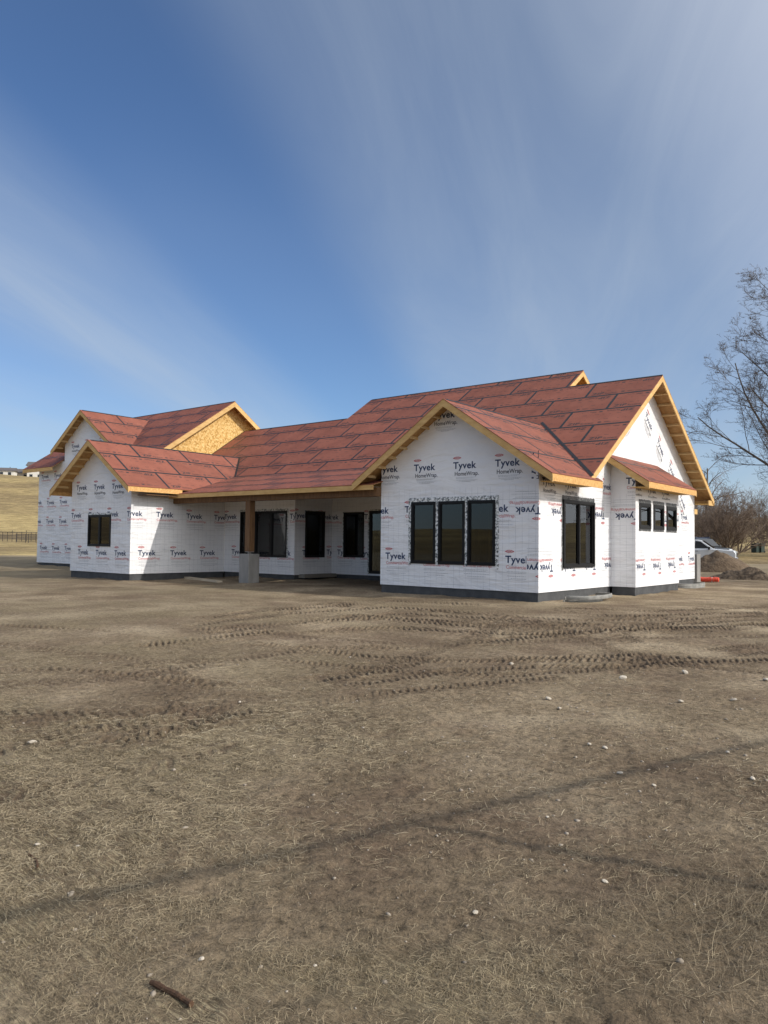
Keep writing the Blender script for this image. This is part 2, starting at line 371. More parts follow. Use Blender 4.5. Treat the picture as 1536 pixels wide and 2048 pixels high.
trk(gpl((420,1236),(600,1212),(780,1203),(1000,1214),(1300,1224),(1600,1212)), 0.28, 0.124, 0.035)
trk(gpl((300,1292),(560,1264),(800,1257),(1050,1273),(1300,1263),(1600,1250)), 0.28, 0.112, 0.039, -1)
trk(gpl((560,1322),(800,1346),(1000,1352),(1200,1340),(1420,1322)), 0.20, 0.093, 0.016)
trk(gpl((-40,1505),(150,1456),(330,1452),(500,1414),(700,1367),(900,1342)), 0.21, 0.099, 0.017)
trk(gpl((1000,1225),(1120,1262),(1230,1300),(1330,1330),(1600,1354)), 0.23, 0.105, 0.018, -1)
trk(gpl((-40,1286),(150,1308),(300,1324),(450,1322),(600,1300)), 0.23, 0.112, 0.015)
trk(gpl((-40,1372),(130,1362),(300,1352),(420,1330)), 0.23, 0.112, 0.014, -1)
trk(gpl((700,1232),(900,1246),(1100,1254),(1350,1250),(1600,1238)), 0.25, 0.118, 0.033)
trk(gpl((460,1262),(640,1240),(800,1228),(980,1240),(1180,1252)), 0.30, 0.125, 0.032)
trk(gpl((560,1222),(768,1206),(940,1210),(1100,1222),(1250,1236),(1600,1226)), 0.30, 0.125, 0.032, -1)
trk(gpl((620,1300),(780,1296),(960,1286),(1120,1270),(1300,1250),(1600,1222)), 0.24, 0.115, 0.030)
trk(gpl((1040,1320),(1250,1316),(1420,1304),(1600,1284)), 0.22, 0.105, 0.030, -1)
trk(gpl((-40,1338),(120,1340),(260,1352),(400,1372),(560,1372),(740,1345),(860,1318)), 0.20, 0.11, 0.022)
trk(gpl((-40,1250),(200,1262),(420,1268),(640,1262)), 0.24, 0.12, 0.024)
def seg_dist(P, pts):
    best = np.full(len(P), 1e9); along = np.zeros(len(P)); side = np.zeros(len(P)); acc = 0
    for a, b in zip(pts[:-1], pts[1:]):
        d = b-a; Ls = np.hypot(*d); d = d/Ls
        rel = P-a; t = np.clip(rel@d, 0, Ls); q = rel-np.outer(t, d); dist = np.hypot(q[:, 0], q[:, 1])
        m = dist < best
        best[m] = dist[m]; along[m] = (acc+t)[m]; side[m] = (rel[:, 0]*d[1]-rel[:, 1]*d[0])[m]; acc += Ls
    return best, along, side
def sstep(a, b, x):
    t = np.clip((x-a)/(b-a), 0, 1); return t*t*(3-2*t)
FOOT = [((-15.36, 18.91), (-9.83, 18.91)), ((-9.83, 18.91), (-9.83, 23.84)), ((-9.83, 23.84), (-9.02, 23.84)), ((-9.02, 23.84), (-9.02, 27.98)), ((-9.83, 27.98), (-9.83, 32.46)),
        ((-30.29, 16.79), (-25.95, 16.79)), ((-25.95, 16.79), (-25.95, 21.34)), ((-25.95, 21.34), (-21.7, 21.34)), ((-21.7, 23.49), (-15.36, 23.49)), ((-41.8, 21.2), (-30.29, 21.2))]
def terrain_base(x, y):
    r = np.hypot(x, y); az = np.arctan2(-x, y)
    z = -0.28 + 0.05*(fbm(x, y, 0.12, 3, 5)-0.5)*sstep(3, 8, r)
    porch = sstep(0, 1, (x+26)/1.0)*sstep(0, 1, (-15.4-x)/1.0)*sstep(17.0, 18.6, y)*sstep(30, 26, y)
    z = z + 0.07*porch
    z = z + 0.016*np.clip(r-38, 0, 75)
    da = np.arctan2(np.sin(az-YAW), np.cos(az-YAW))
    hh = 9+(14+15*np.clip(da, -0.55, 0.6))*sstep(1.6, 0.75, np.abs(da)) + 7*(fbm(np.cos(az)*3, np.sin(az)*3, 1.0, 3, 31)-0.5)
    hill = sstep(125, 430, r)
    z = z + hh*(0.75*hill+0.25*sstep(150, 300, r)) + 2.5*(fbm(x, y, 0.012, 4, 77)-0.5)*sstep(130, 250, r)
    return z
def dirt_detail(x, y):
    """relief of the churned soil; returns height, bare/mud mask, straw mask"""
    P = np.stack([x, y], 1); r = np.hypot(x, y)
    z = 0.030*(fbm(x, y, 1.1, 4, 3)-0.5) + 0.026*(fbm(x, y, 6.0, 3, 9)-0.5)*sstep(30, 8, r) + 0.018*(fbm(x, y, 15.0, 3, 13)-0.5)*sstep(14, 5, r)
    clod = fbm(x, y, 3.5, 3, 21); cl2 = fbm(x, y, 17.0, 2, 23)
    mud_shade = np.zeros(len(x))
    near = r < 34
    for pts, hw, pitch, dep, skew in TRACKS:
        lo = pts.min(0)-1; hi = pts.max(0)+1
        m = near & (x > lo[0]) & (x < hi[0]) & (y > lo[1]) & (y < hi[1])
        if not m.any(): continue
        wob = 0.10*(vnoise(x[m]*0.8, y[m]*0.8, 55)-0.5)
        d, s, t = seg_dist(P[m], pts); d = np.abs(d+wob)
        inside = sstep(hw, hw*0.72, d); rim = sstep(hw*1.55, hw*1.15, d)-inside
        brk = sstep(0.18, 0.42, fbm(x[m], y[m], 0.5, 2, 61))
        lug = 0.5+0.5*np.sin(2*math.pi*(s/pitch + skew*np.abs(t)/0.17)+2.6*(clod[m]-0.5))
        lug = sstep(0.18, 0.62, lug)
        z[m] += brk*(inside*(-dep*0.55+dep*0.95*lug) + np.clip(rim, 0, 1)*dep*0.50*(0.2+1.4*cl2[m]))
        mud_shade[m] = np.maximum(mud_shade[m], brk*np.clip(inside*(0.30+0.70*(1-lug))+np.clip(rim, 0, 1)*0.45*sstep(0.4, 0.6, cl2[m]), 0, 1))  # tread pits darkened: shade painted into the mask along with moist soil
    # churned patches
    for q, rad in (((400,1405),0.6),((265,1472),0.55),((1285,1322),0.8),((80,1440),0.5),((1010,1262),0.7),((330,1345),0.5)):
        c = gp(q); dd = np.hypot(x-c[0], y-c[1]); ch = sstep(rad*1.4, rad*0.4, dd+0.5*(clod-0.5))
        z += ch*0.034*(cl2-0.45); mud_shade = np.maximum(mud_shade, ch*0.8*sstep(0.35, 0.6, clod))
    fd = np.full(len(x), 9.0); ms = (r > 14) & (r < 50)
    for a_, b_ in FOOT:
        dd_, _, _ = seg_dist(P[ms], np.array([a_, b_], float)); fd[ms] = np.minimum(fd[ms], dd_)
    z += sstep(0.9, 0.0, fd)*(0.10*fbm(x, y, 1.6, 3, 83)-0.015); mud_shade = np.maximum(mud_shade, 0.5*sstep(0.7, 0.1, fd)*sstep(0.4, 0.6, fbm(x, y, 1.1, 2, 85)))
    straw = sstep(0.36, 0.62, fbm(x, y, 0.42, 4, 41)+0.22*(fbm(x, y, 2.6, 2, 43)-0.5))
    px0 = gp((768, 1420)); dist = (x-px0[0])*0.6+(y-px0[1])*0.8
    nearcam = sstep(9.0, 4.5, r)
    straw = np.clip(straw*(0.35+0.8*nearcam), 0, 1)*(1-0.9*np.clip(mud_shade*1.4, 0, 1))
    # bare stony strip on the right
    side = (x*math.cos(YAW)+y*math.sin(YAW))/np.maximum(r, 1.0)
    straw = np.clip(straw*(1.0-0.9*np.clip(side, -0.35, 0.45)), 0, 1)
    c2 = gp((1330, 1640)); earth = sstep(2.6, 0.8, np.hypot(x-c2[0], y-c2[1])+1.2*(fbm(x, y, 0.9, 3, 47)-0.5))
    straw = straw*(1-0.6*earth); mud_shade = np.maximum(mud_shade, 0.42*earth)
    c = gp((1300, 1480)); bare = sstep(3.2, 1.0, np.hypot((x-c[0])*0.9, (y-c[1])*0.75))
    straw = straw*(1-0.75*bare)
    # damp dark earth along the front of the house
    damp = sstep(1.0, 0.25, np.hypot((x+22-0.5*(y-14.5))/9.0, (y-13.6)/1.9)+0.9*(fbm(x, y, 0.5, 3, 51)-0.5))
    damp = np.maximum(damp, 0.8*sstep(0.57, 0.70, fbm(x, y, 0.33, 3, 57))*sstep(5, 8, r))
    mud_shade = np.maximum(mud_shade, 0.55*damp)
    return z, mud_shade, straw

def soil_material():
    m, t, b = mat('construction_soil', (0.15, 0.12, 0.09), 0.95, 0, 0.15)
    tc = N(t, 'ShaderNodeTexCoord')
    a_m = N(t, 'ShaderNodeAttribute', attribute_name='mud_shade'); a_s = N(t, 'ShaderNodeAttribute', attribute_name='straw'); a_f = N(t, 'ShaderNodeAttribute', attribute_name='field')
    n1 = N(t, 'ShaderNodeTexNoise', i_Scale=0.55, i_Detail=8.0, i_Roughness=0.62); L(t, tc.outputs['Object'], n1.inputs['Vector'])
    n2 = N(t, 'ShaderNodeTexNoise', i_Scale=14.0, i_Detail=9.0, i_Roughness=0.72); L(t, tc.outputs['Object'], n2.inputs['Vector'])
    n3 = N(t, 'ShaderNodeTexNoise', i_Scale=70.0, i_Detail=4.0, i_Roughness=0.7); L(t, tc.outputs['Object'], n3.inputs['Vector'])
    dirt = ramp(t, n1.outputs[0], [(0.32, (0.150, 0.109, 0.070)), (0.50, (0.275, 0.212, 0.139)), (0.68, (0.44, 0.355, 0.243))]).outputs[0]
    spk = ramp(t, n2.outputs[0], [(0.32, (0.40,)*3), (0.48, (0.92,)*3), (0.70, (1.35,)*3)]).outputs[0]
    dirt = MIX(t, 1.0, dirt, spk, 'MULTIPLY')
    spk2 = ramp(t, n3.outputs[0], [(0.30, (0.6,)*3), (0.5, (1.0,)*3), (0.70, (1.3,)*3)]).outputs[0]
    dirt = MIX(t, 0.8, dirt, spk2, 'MULTIPLY')
    n4 = N(t, 'ShaderNodeTexNoise', i_Scale=34.0, i_Detail=5.0, i_Roughness=0.75); L(t, tc.outputs['Object'], n4.inputs['Vector'])
    pit_shade = ramp(t, n4.outputs[0], [(0.34, (0.30,)*3), (0.44, (1.0,)*3)]).outputs[0]  # dark specks: small shadows between clods put into the soil colour
    dirt = MIX(t, 0.85, dirt, pit_shade, 'MULTIPLY')
    n5 = N(t, 'ShaderNodeTexNoise', i_Scale=0.8, i_Detail=5.0, i_Roughness=0.6); L(t, VM(t, 'ADD', tc.outputs['Object'], (31.0, 7.0, 0)), n5.inputs['Vector'])
    dirt = MIX(t, MATH(t, 'MULTIPLY', ramp(t, n5.outputs[0], [(0.50, (0,)*3), (0.66, (1,)*3)]).outputs[0], 0.55), dirt, MIX(t, 1.0, spk, (0.165, 0.112, 0.078), 'MULTIPLY'))
    mud_shade_col = MIX(t, 1.0, spk, (0.125, 0.088, 0.060), 'MULTIPLY')  # moist soil colour, also used for the painted shade in tread pits
    c = MIX(t, MATH(t, 'MULTIPLY', a_m.outputs['Fac'], 0.82, True), dirt, mud_shade_col)
    # soil between the straw is darker; the fibres lie over it
    c = MIX(t, MATH(t, 'MULTIPLY', a_s.outputs['Fac'], 0.38), c, MIX(t, 1.0, spk, (0.135, 0.099, 0.063), 'MULTIPLY'))
    fib = None
    for k, rot in enumerate((0.3, 1.25, 2.2)):
        mp = N(t, 'ShaderNodeMapping'); mp.inputs['Rotation'].default_value = (0, 0, rot); mp.inputs['Scale'].default_value = (9, 85, 1)
        L(t, tc.outputs['Object'], mp.inputs[0])
        nf = N(t, 'ShaderNodeTexNoise', i_Scale=1.0, i_Detail=3.0, i_Distortion=1.0); L(t, mp.outputs[0], nf.inputs['Vector'])
        f = ramp(t, nf.outputs[0], [(0.54, (0,)*3), (0.62, (1,)*3)]).outputs[0]
        fib = f if fib is None else MATH(t, 'MAXIMUM', fib, f)
    tone = ramp(t, n2.outputs[0], [(0.3, (0.30, 0.24, 0.150)), (0.7, (0.56, 0.465, 0.30))]).outputs[0]
    c = MIX(t, MATH(t, 'MULTIPLY', MATH(t, 'MULTIPLY', fib, a_s.outputs['Fac']), 0.85), c, tone)
    c = MIX(t, MATH(t, 'MULTIPLY', MATH(t, 'MULTIPLY', a_s.outputs['Fac'], ramp(t, n5.outputs[0], [(0.36, (1,)*3), (0.52, (0.1,)*3)]).outputs[0]), 0.42), c, (0.37, 0.30, 0.18))
    # dry field grass further out
    mp = N(t, 'ShaderNodeMapping'); mp.inputs['Scale'].default_value = (1, 1, 1); L(t, tc.outputs['Object'], mp.inputs[0])
    nf = N(t, 'ShaderNodeTexNoise', i_Scale=0.25, i_Detail=9.0, i_Roughness=0.7); L(t, mp.outputs[0], nf.inputs['Vector'])
    fc = ramp(t, nf.outputs[0], [(0.3, (0.19, 0.150, 0.098)), (0.5, (0.26, 0.21, 0.137)), (0.7, (0.34, 0.275, 0.175))]).outputs[0]
    c = MIX(t, a_f.outputs['Fac'], c, fc)
    L(t, c, b.inputs['Base Color'])
    hgt = MATH(t, 'ADD', n2.outputs[0], MATH(t, 'MULTIPLY', n3.outputs[0], 0.35))
    hgt = MATH(t, 'ADD', hgt, MATH(t, 'MULTIPLY', MATH(t, 'MULTIPLY', fib, a_s.outputs['Fac']), 0.25))
    bp = N(t, 'ShaderNodeBump', i_Strength=1.0, i_Distance=0.05); L(t, hgt, bp.inputs['Height']); L(t, bp.outputs[0], b.inputs['Normal'])
    return m
def hill_material():
    m, t, b = mat('dry_hill_grass', (0.3, 0.24, 0.12), 0.95, 0, 0.1)
    tc = N(t, 'ShaderNodeTexCoord'); mp = N(t, 'ShaderNodeMapping'); mp.inputs['Scale'].default_value = (1, 1, 9); L(t, tc.outputs['Object'], mp.inputs[0])
    n = N(t, 'ShaderNodeTexNoise', i_Scale=0.018, i_Detail=9.0, i_Roughness=0.65); L(t, mp.outputs[0], n.inputs['Vector'])
    n2 = N(t, 'ShaderNodeTexNoise', i_Scale=0.35, i_Detail=6.0, i_Roughness=0.75); L(t, mp.outputs[0], n2.inputs['Vector'])
    c = ramp(t, n.outputs[0], [(0.34, (0.185, 0.140, 0.084)), (0.47, (0.30, 0.225, 0.118)), (0.60, (0.45, 0.345, 0.165))]).outputs[0]
    k = ramp(t, n2.outputs[0], [(0.32, (0.50,)*3), (0.68, (1.18,)*3)]).outputs[0]
    c = MIX(t, 1.0, c, k, 'MULTIPLY')
    L(t, c, b.inputs['Base Color'])
    bp = N(t, 'ShaderNodeBump', i_Strength=0.8, i_Distance=1.0); L(t, n2.outputs[0], bp.inputs['Height']); L(t, bp.outputs[0], b.inputs['Normal'])
    return m
M['soil'] = soil_material(); M['hill'] = hill_material()

def polar_mesh(name, th, rr, detail, material):
    T, RR = np.meshgrid(th, rr)
    a = T.ravel(); r = RR.ravel()
    x = -np.sin(a)*r; y = np.cos(a)*r
    z = terrain_base(x, y)
    nth, nr = len(th), len(rr)
    att = {}
    if detail:
        dz, mud_shade, straw = dirt_detail(x, y)
        fade = sstep(60, 45, r)
        z = z + dz*fade
        lft = sstep(0.62, 0.80, np.arctan2(-x, y)-0.0)
        field = np.clip(sstep(34, 52, r+10*(fbm(x, y, 0.1, 3, 71)-0.5)+10*sstep(0.9, 1.15, np.arctan2(-x, y))), 0, 1)
        att = dict(mud_shade=mud_shade, straw=straw*fade, field=field)
    i = np.arange(nr-1)[:, None]*nth; j = np.arange(nth)[None, :]; jn = (j+1) % nth
    faces = np.stack([i+j, i+nth+j, i+nth+jn, i+jn], -1).reshape(-1, 4)
    me = bpy.data.meshes.new(name)
    me.vertices.add(len(x)); me.vertices.foreach_set('co', np.stack([x, y, z], 1).ravel())
    me.loops.add(faces.size); me.loops.foreach_set('vertex_index', faces.ravel().astype(np.int32))
    me.polygons.add(len(faces)); me.polygons.foreach_set('loop_start', np.arange(0, faces.size, 4, dtype=np.int32))
    me.polygons.foreach_set('use_smooth', np.ones(len(faces), bool))
    me.update(calc_edges=True)
    for k, v in att.items():
        at = me.attributes.new(k, 'FLOAT', 'POINT'); at.data.foreach_set('value', v.astype(np.float32))
    me.materials.append(material)
    # make the normals point up
    if me.polygons[0].normal.z < 0: me.flip_normals()
    return link(name, me)
HF = R(31)
th = np.concatenate([np.linspace(YAW-HF, YAW+HF, 1080), np.linspace(YAW+HF, YAW-HF+2*math.pi, 90)[1:-1]])
rr = np.concatenate([[0.02, 0.5, 1.0], np.geomspace(1.5, 62, 680)])
g = polar_mesh('ground', th, rr, True, M['soil']); tag(g, kind='structure')
th2 = np.concatenate([np.linspace(YAW-HF, YAW+HF, 260), np.linspace(YAW+HF, YAW-HF+2*math.pi, 120)[1:-1]])
h = polar_mesh('hills', th2, np.concatenate([np.linspace(61.0, 200, 40), np.geomspace(206, 2600, 46)]), False, M['hill']); tag(h, kind='structure')
def gz(x, y, detail=True):
    xa = np.array([float(x)]); ya = np.array([float(y)])
    z = terrain_base(xa, ya)[0]
    if detail and math.hypot(x, y) < 45: z += dirt_detail(xa, ya)[0][0]
    return float(z)

# ------------------------------------------------------------------ printed text
def text_mesh(txt, size, bold=0.0, res=3):
    cu = bpy.data.curves.new('t', 'FONT'); cu.body = txt; cu.size = size; cu.resolution_u = res; cu.offset = bold; cu.space_character = 1.0+bold*2.2
    ob = bpy.data.objects.new('t', cu); COL.objects.link(ob)
    dg = bpy.context.evaluated_depsgraph_get(); dg.update()
    me = bpy.data.meshes.new_from_object(ob.evaluated_get(dg))
    vs = [tuple(v.co) for v in me.vertices]; fs = [tuple(p.vertices) for p in me.polygons]
    bpy.data.objects.remove(ob); bpy.data.curves.remove(cu); bpy.data.meshes.remove(me)
    return vs, fs
def fit_text(txt, x0, y0, w, h=None, bold=0.0, ref='H', res=3):
    """text scaled to width w and cap height h, left baseline at (x0, y0)"""
    vs, fs = text_mesh(txt, 1.0, bold, res+1)
    a = min(v[0] for v in vs); b = max(v[0] for v in vs)
    sx = w/(b-a); sy = (h/0.73) if h else sx
    return [(x0+(v[0]-a)*sx, y0+v[1]*sy, 0.0) for v in vs], fs
def oval_ring(cx, cy, w, h, t, n=28):
    vs = []; fs = []
    for k in range(n):
        a = 2*math.pi*k/n; c, s = math.cos(a), math.sin(a)
        ex = 1.0 + 0.18*max(0, abs(c)-0.75)/0.25
        vs += [(cx+c*w/2*ex, cy+s*h/2, 0), (cx+c*(w/2-t)*0.98, cy+s*(h/2-t*0.6), 0)]
    for k in range(n):
        q = (k+1) % n; fs.append((2*k, 2*k+1, 2*q+1, 2*q))
    return vs, fs
def rect(x0, y0, x1, y1): return [(x0,y0,0),(x1,y0,0),(x1,y1,0),(x0,y1,0)], [(0,1,2,3)]
def logo_mesh(kind):
    m = MB()
    m.add(*fit_text('Tyvek', 0.0, 0.0, 0.80, 0.205, 0.023), 0)
    m.add(*oval_ring(0.135, 0.315, 0.225, 0.082, 0.016), 1)
    m.add(*fit_text('DUPONT', 0.055, 0.292, 0.16, 0.046, 0.035, res=1), 1)
    m.add(*rect(-0.012, 0.307, 0.004, 0.323), 1); m.add(*rect(0.266, 0.307, 0.282, 0.323), 1)
    if kind == 'home':
        m.add(*fit_text('HomeWrap.', 0.06, -0.21, 0.82, 0.125, 0.012), 2)
        ls = [(-0.27, 0.10, 0.78), (-0.30, 0.10, 0.70), (-0.345, 0.12, 0.84), (-0.375, 0.2, 0.76), (-0.40, 0.3, 0.6)]
    else:
        m.add(*fit_text('CommercialWrap.', 0.03, -0.165, 0.98, 0.098, 0.012), 3)
        ls = [(-0.25, 0.05, 0.88), (-0.29, 0.05, 0.80), (-0.375, 0.06, 0.92), (-0.445, 0.18, 0.80)]
    for y, a, b in ls:
        # rows of small print too fine to read
        x = a
        while x < b:
            w = 0.03+0.05*rnd.random(); m.add(*rect(x, y, min(x+w, b), y+0.011), 4); x += w+0.012
    return m.mesh('printed_logo', [M['navy'], M['red'], M['ink'], M['softred'], M['grey']])
LOGO = {'home': logo_mesh('home'), 'comm': logo_mesh('comm')}
LOGO_BOX = {'home': (-0.02, -0.41, 0.90, 0.37), 'comm': (-0.02, -0.46, 1.02, 0.37)}

def clipped_mesh(src, X, bounds, holes):
    """copy of src clipped (in wall coordinates) to bounds, with holes taken out"""
    bm = bmesh.new(); bm.from_mesh(src); bm.transform(X)
    bmesh.ops.triangulate(bm, faces=bm.faces[:])
    def cut(co, no, outer):
        bmesh.ops.bisect_plane(bm, geom=bm.verts[:]+bm.edges[:]+bm.faces[:], plane_co=co, plane_no=no, clear_outer=outer)
    u0_, v0_, u1_, v1_ = bounds
    for co, no in (((u0_,0,0),(-1,0,0)),((u1_,0,0),(1,0,0)),((0,v0_,0),(0,-1,0)),((0,v1_,0),(0,1,0))): cut(co, no, True)
    for a, b, c, d in holes:
        for co, no in (((a,0,0),(1,0,0)),((c,0,0),(1,0,0)),((0,b,0),(0,1,0)),((0,d,0),(0,1,0))): cut(co, no, False)
        dead = [f for f in bm.faces if a < f.calc_center_median().x < c and b < f.calc_center_median().y < d]
        bmesh.ops.delete(bm, geom=dead, context='FACES')
    bm.transform(X.inverted())
    me = bpy.data.meshes.new('printed_logo'); bm.to_mesh(me); bm.free()
    for mm in src.materials: me.materials.append(mm)
    return me

# ------------------------------------------------------------------ house
house = empty('house', (-20.0, 25.0, -0.28), 'sprawling unfinished house wrapped in white printed membrane with red sheathed gable roofs', 'house')
HX = house.matrix_basis.copy(); HXI = HX.inverted()
bpy.context.view_layer.update()
HXI = Matrix.Translation((20.0, -25.0, 0.28))
def hpart(mb, name, mats, X=None, **kw):
    return mb.build(name, mats, house, HXI @ (X if X is not None else Matrix.Identity(4)), **kw)
def hlink(name, me, X): return link(name, me, house, HXI @ X)

XA, YA, XAL = -9.83, 18.91, -15.36
Y1, XB, Y2, Y3 = 23.84, -9.02, 27.98, 32.46
XD, YD, XDL = -25.95, 16.79, -30.29
YP, XE, YQ = 21.34, -21.70, 23.49
SL = 0.67; CS = 1/math.sqrt(1+SL*SL); SN = SL*CS
def main_z(y): return 7.33-SL*(27.0-y)
WALL_T = 0.14

def wall(u, origin, outline, holes=(), material='wrap'):
    """a wall panel in its own frame: u along, v up, n outward"""
    X = frame_of(u, (0, 0, 1), origin)
    ulo, uhi = min(a for a, b in outline), max(a for a, b in outline)
    outline = [(a+0.0025 if a-ulo < 1e-4 else a-0.0025 if uhi-a < 1e-4 else a, b) for a, b in outline]   # butt corners
    loops = [[Vector((a, b, 0)) for a, b in outline]]
    for a, b, c, d in holes: loops.append([Vector((a,b,0)), Vector((a,d,0)), Vector((c,d,0)), Vector((c,b,0))])
    tris = tessellate_polygon(loops)
    flat = [p for l in loops for p in l]; n = len(flat)
    mb = MB()
    vs = [p[:] for p in flat] + [(p.x, p.y, -WALL_T) for p in flat]
    fs = []
    for t in tris:
        a, b, c = (flat[i] for i in t)
        t = tuple(t) if (b-a).cross(c-a).z > 0 else tuple(reversed(t))
        fs += [t, tuple(i+n for i in reversed(t))]
    o = 0
    for li, l in enumerate(loops):
        k = len(l)
        ccw = sum(l[i].cross(l[(i+1) % k]).z for i in range(k)) > 0
        for i in range(k):
            a, b = o+i, o+(i+1) % k
            q = (a, n+a, n+b, b)
            fs.append(q if (ccw == (li == 0)) else tuple(reversed(q)))
        o += k
    mb.add(vs, fs)
    w = hpart(mb, 'wall', M[material], X)
    w['_holes'] = 0
    del w['_holes']
    us = [a for a, b in outline]; vv = [b for a, b in outline]
    if material == 'wrap' and max(vv) > 3.3 and max(us)-min(us) > 3.0:
        # lap between the two rolls: a slightly wavy taped edge, proud of the wall
        sb = MB(); u_, st_ = min(us)+0.01, 0.35; lo_ = []; 
        while u_ < max(us)-0.011:
            lo_.append((u_, 2.955+0.012*math.sin(u_*2.3)+rnd.uniform(-.004, .004))); u_ += st_
        lo_.append((max(us)-0.01, 2.955))
        k_ = len(lo_)
        sb.add([(a, b, 0.0022) for a, b in lo_]+[(a, b+0.05, 0.0028) for a, b in lo_], [(i, i+1, k_+i+1, k_+i) for i in range(k_-1)])
        sb.build('lap_tape', M['wrap_plain'], w)
    return w, X, (min(us), min(vv), max(us), max(vv)), list(holes)
def logo(wl, kind, u, v, flip=False, rot=None, bounds=None, scale=1.0):
    w, X, bnd, holes = wl
    if bounds is None: bounds = bnd
    T = Matrix.Translation((u+rnd.uniform(-.012, .012), v+rnd.uniform(-.015, .015), 0.004)) @ Matrix.Rotation(rnd.uniform(-.008, .008), 4, 'Z')
    if flip: T = T @ Matrix.Rotation(math.pi, 4, 'Z')
    if rot is not None: T = T @ Matrix.Rotation(rot, 4, 'Z')
    if scale != 1.0: T = T @ Matrix.Scale(scale, 4)
    a, b, c, d = LOGO_BOX[kind]
    cs = [T @ Vector(p) for p in ((a,b,0),(c,b,0),(c,d,0),(a,d,0))]
    x0, x1 = min(p.x for p in cs), max(p.x for p in cs); y0, y1 = min(p.y for p in cs), max(p.y for p in cs)
    if x1 < bounds[0] or x0 > bounds[2] or y1 < bounds[1] or y0 > bounds[3]: return
    hit = [q for q in holes if x0 < q[2] and x1 > q[0] and y0 < q[3] and y1 > q[1]]
    me = LOGO[kind]
    if x0 < bounds[0] or x1 > bounds[2] or y0 < bounds[1] or y1 > bounds[3] or hit: me = clipped_mesh(me, T, bounds, hit)
    if len(me.polygons): link('printed_logo', me, w, T)

# one window: frame with its mullion and panes, set in a wall
def window(X, a, b, c, d, panes=1, name='window', fw=0.065, proud=0.03, depth=0.07):
    mb = MB()
    z0, z1 = -depth, proud
    mb.box((a, b, z0), (a+fw, d, z1)); mb.box((c-fw, b, z0), (c, d, z1))
    mb.box((a+fw, b, z0), (c-fw, b+fw, z1)); mb.box((a+fw, d-fw, z0), (c-fw, d, z1))
    w = hpart(mb, name, M['frame'], X)
    pw = (c-a-2*fw)/panes
    for i in range(panes):
        p0 = a+fw+i*pw; p1 = p0+pw
        if i < panes-1:
            m = MB(); m.box((p1-0.035, b+fw, z0+0.01), (p1+0.035, d-fw, z1-0.012)); m.build('mullion', M['frame'], w)
        e0 = p0+(0.035 if i else 0); e1 = p1-(0.035 if i < panes-1 else 0)
        sh = MB(); sw = 0.032
        zs0, zs1 = -0.045, 0.008
        sh.box((e0, b+fw, zs0), (e0+sw, d-fw, zs1)); sh.box((e1-sw, b+fw, zs0), (e1, d-fw, zs1))
        sh.box((e0+sw, b+fw, zs0), (e1-sw, b+fw+sw, zs1)); sh.box((e0+sw, d-fw-sw, zs0), (e1-sw, d-fw, zs1))
        sh.build('sash', M['frame'], w)
        g_ = MB(); g_.box((e0+sw*0.8, b+fw+sw*0.8, -0.025), (e1-sw*0.8, d-fw-sw*0.8, -0.019)); g_.build('pane', M['glass'], w)
    return w
def flashing(X, strips, material='foil'):
    for a, b, c, d in strips:
        mb = MB()
        # slightly crinkled tape laid over the wrap
        nx = max(1, int((c-a)/0.05)); ny = max(1, int((d-b)/0.05)); vs = []
        for j in range(ny+1):
            for i in range(nx+1):
                e = 0.004 if 0 < i < nx and 0 < j < ny else 0.0
                vs.append((a+(c-a)*i/nx+rnd.uniform(-1, 1)*(0.012 if i in (0, nx) and ny > nx else 0.0), b+(d-b)*j/ny+rnd.uniform(-1, 1)*(0.008 if j in (0, ny) and nx > ny else 0), 0.009+rnd.random()*0.006+e))
        mb.add(vs, [(j*(nx+1)+i, j*(nx+1)+i+1, (j+1)*(nx+1)+i+1, (j+1)*(nx+1)+i) for j in range(ny) for i in range(nx)])
        hpart(mb, 'flashing_strip', M[material], X)

UX = (1, 0, 0); UY = (0, 1, 0)
# --- front right wing, face with the triple window
wu = lambda x: x-XAL
WR = -12.6; WRZ = 5.52
def gtop(half, ridge, x, xr): return ridge-SL*abs(x-xr)-0.05
trio = [(wu(-14.15), 0.69, wu(-13.24), 2.565), (wu(-13.14), 0.69, wu(-12.20), 2.565), (wu(-12.11), 0.69, wu(-11.18), 2.565)]
wing = wall(UX, (XAL, YA, 0), [(0, 0), (wu(XA), 0), (wu(XA), gtop(0, WRZ, XA, WR)), (wu(WR), WRZ-0.05), (0, gtop(0, WRZ, XAL, WR))], trio)
for h_ in trio: window(wing[1], *h_)
fx0, fx1 = wu(-14.25), wu(-11.07)
flashing(wing[1], [(fx0, 2.56, fx1, 2.69), (fx0, 0.64, trio[0][0]+0.004, 2.56), (trio[2][2]-0.004, 0.60, fx1, 2.56), (trio[0][2]-0.004, 0.66, trio[1][0]+0.004, 2.56), (trio[1][2]-0.004, 0.66, trio[2][0]+0.004, 2.56)])
W_ = wu(XA)
upright = (0, 0, wu(-10.20), 9)
for k in range(6):
    logo(wing, 'comm', wu(-15.85+1.43*k), 2.24, bounds=upright)
    logo(wing, 'comm', wu(-15.15+1.43*k), 0.81, bounds=upright)
for k in range(4): logo(wing, 'home', wu(-15.50+1.43*k), 3.52)
logo(wing, 'home', wu(-13.39), 5.06)
logo(wing, 'comm', W_+0.08, 2.33, flip=True)
logo(wing, 'comm', W_+0.20, 0.77, flip=True, bounds=(wu(-10.18), 0, W_, 9))
logo(wing, 'home', W_-0.16, 3.05, rot=math.pi/2, bounds=(wu(-10.05), 3.04, W_, 9))

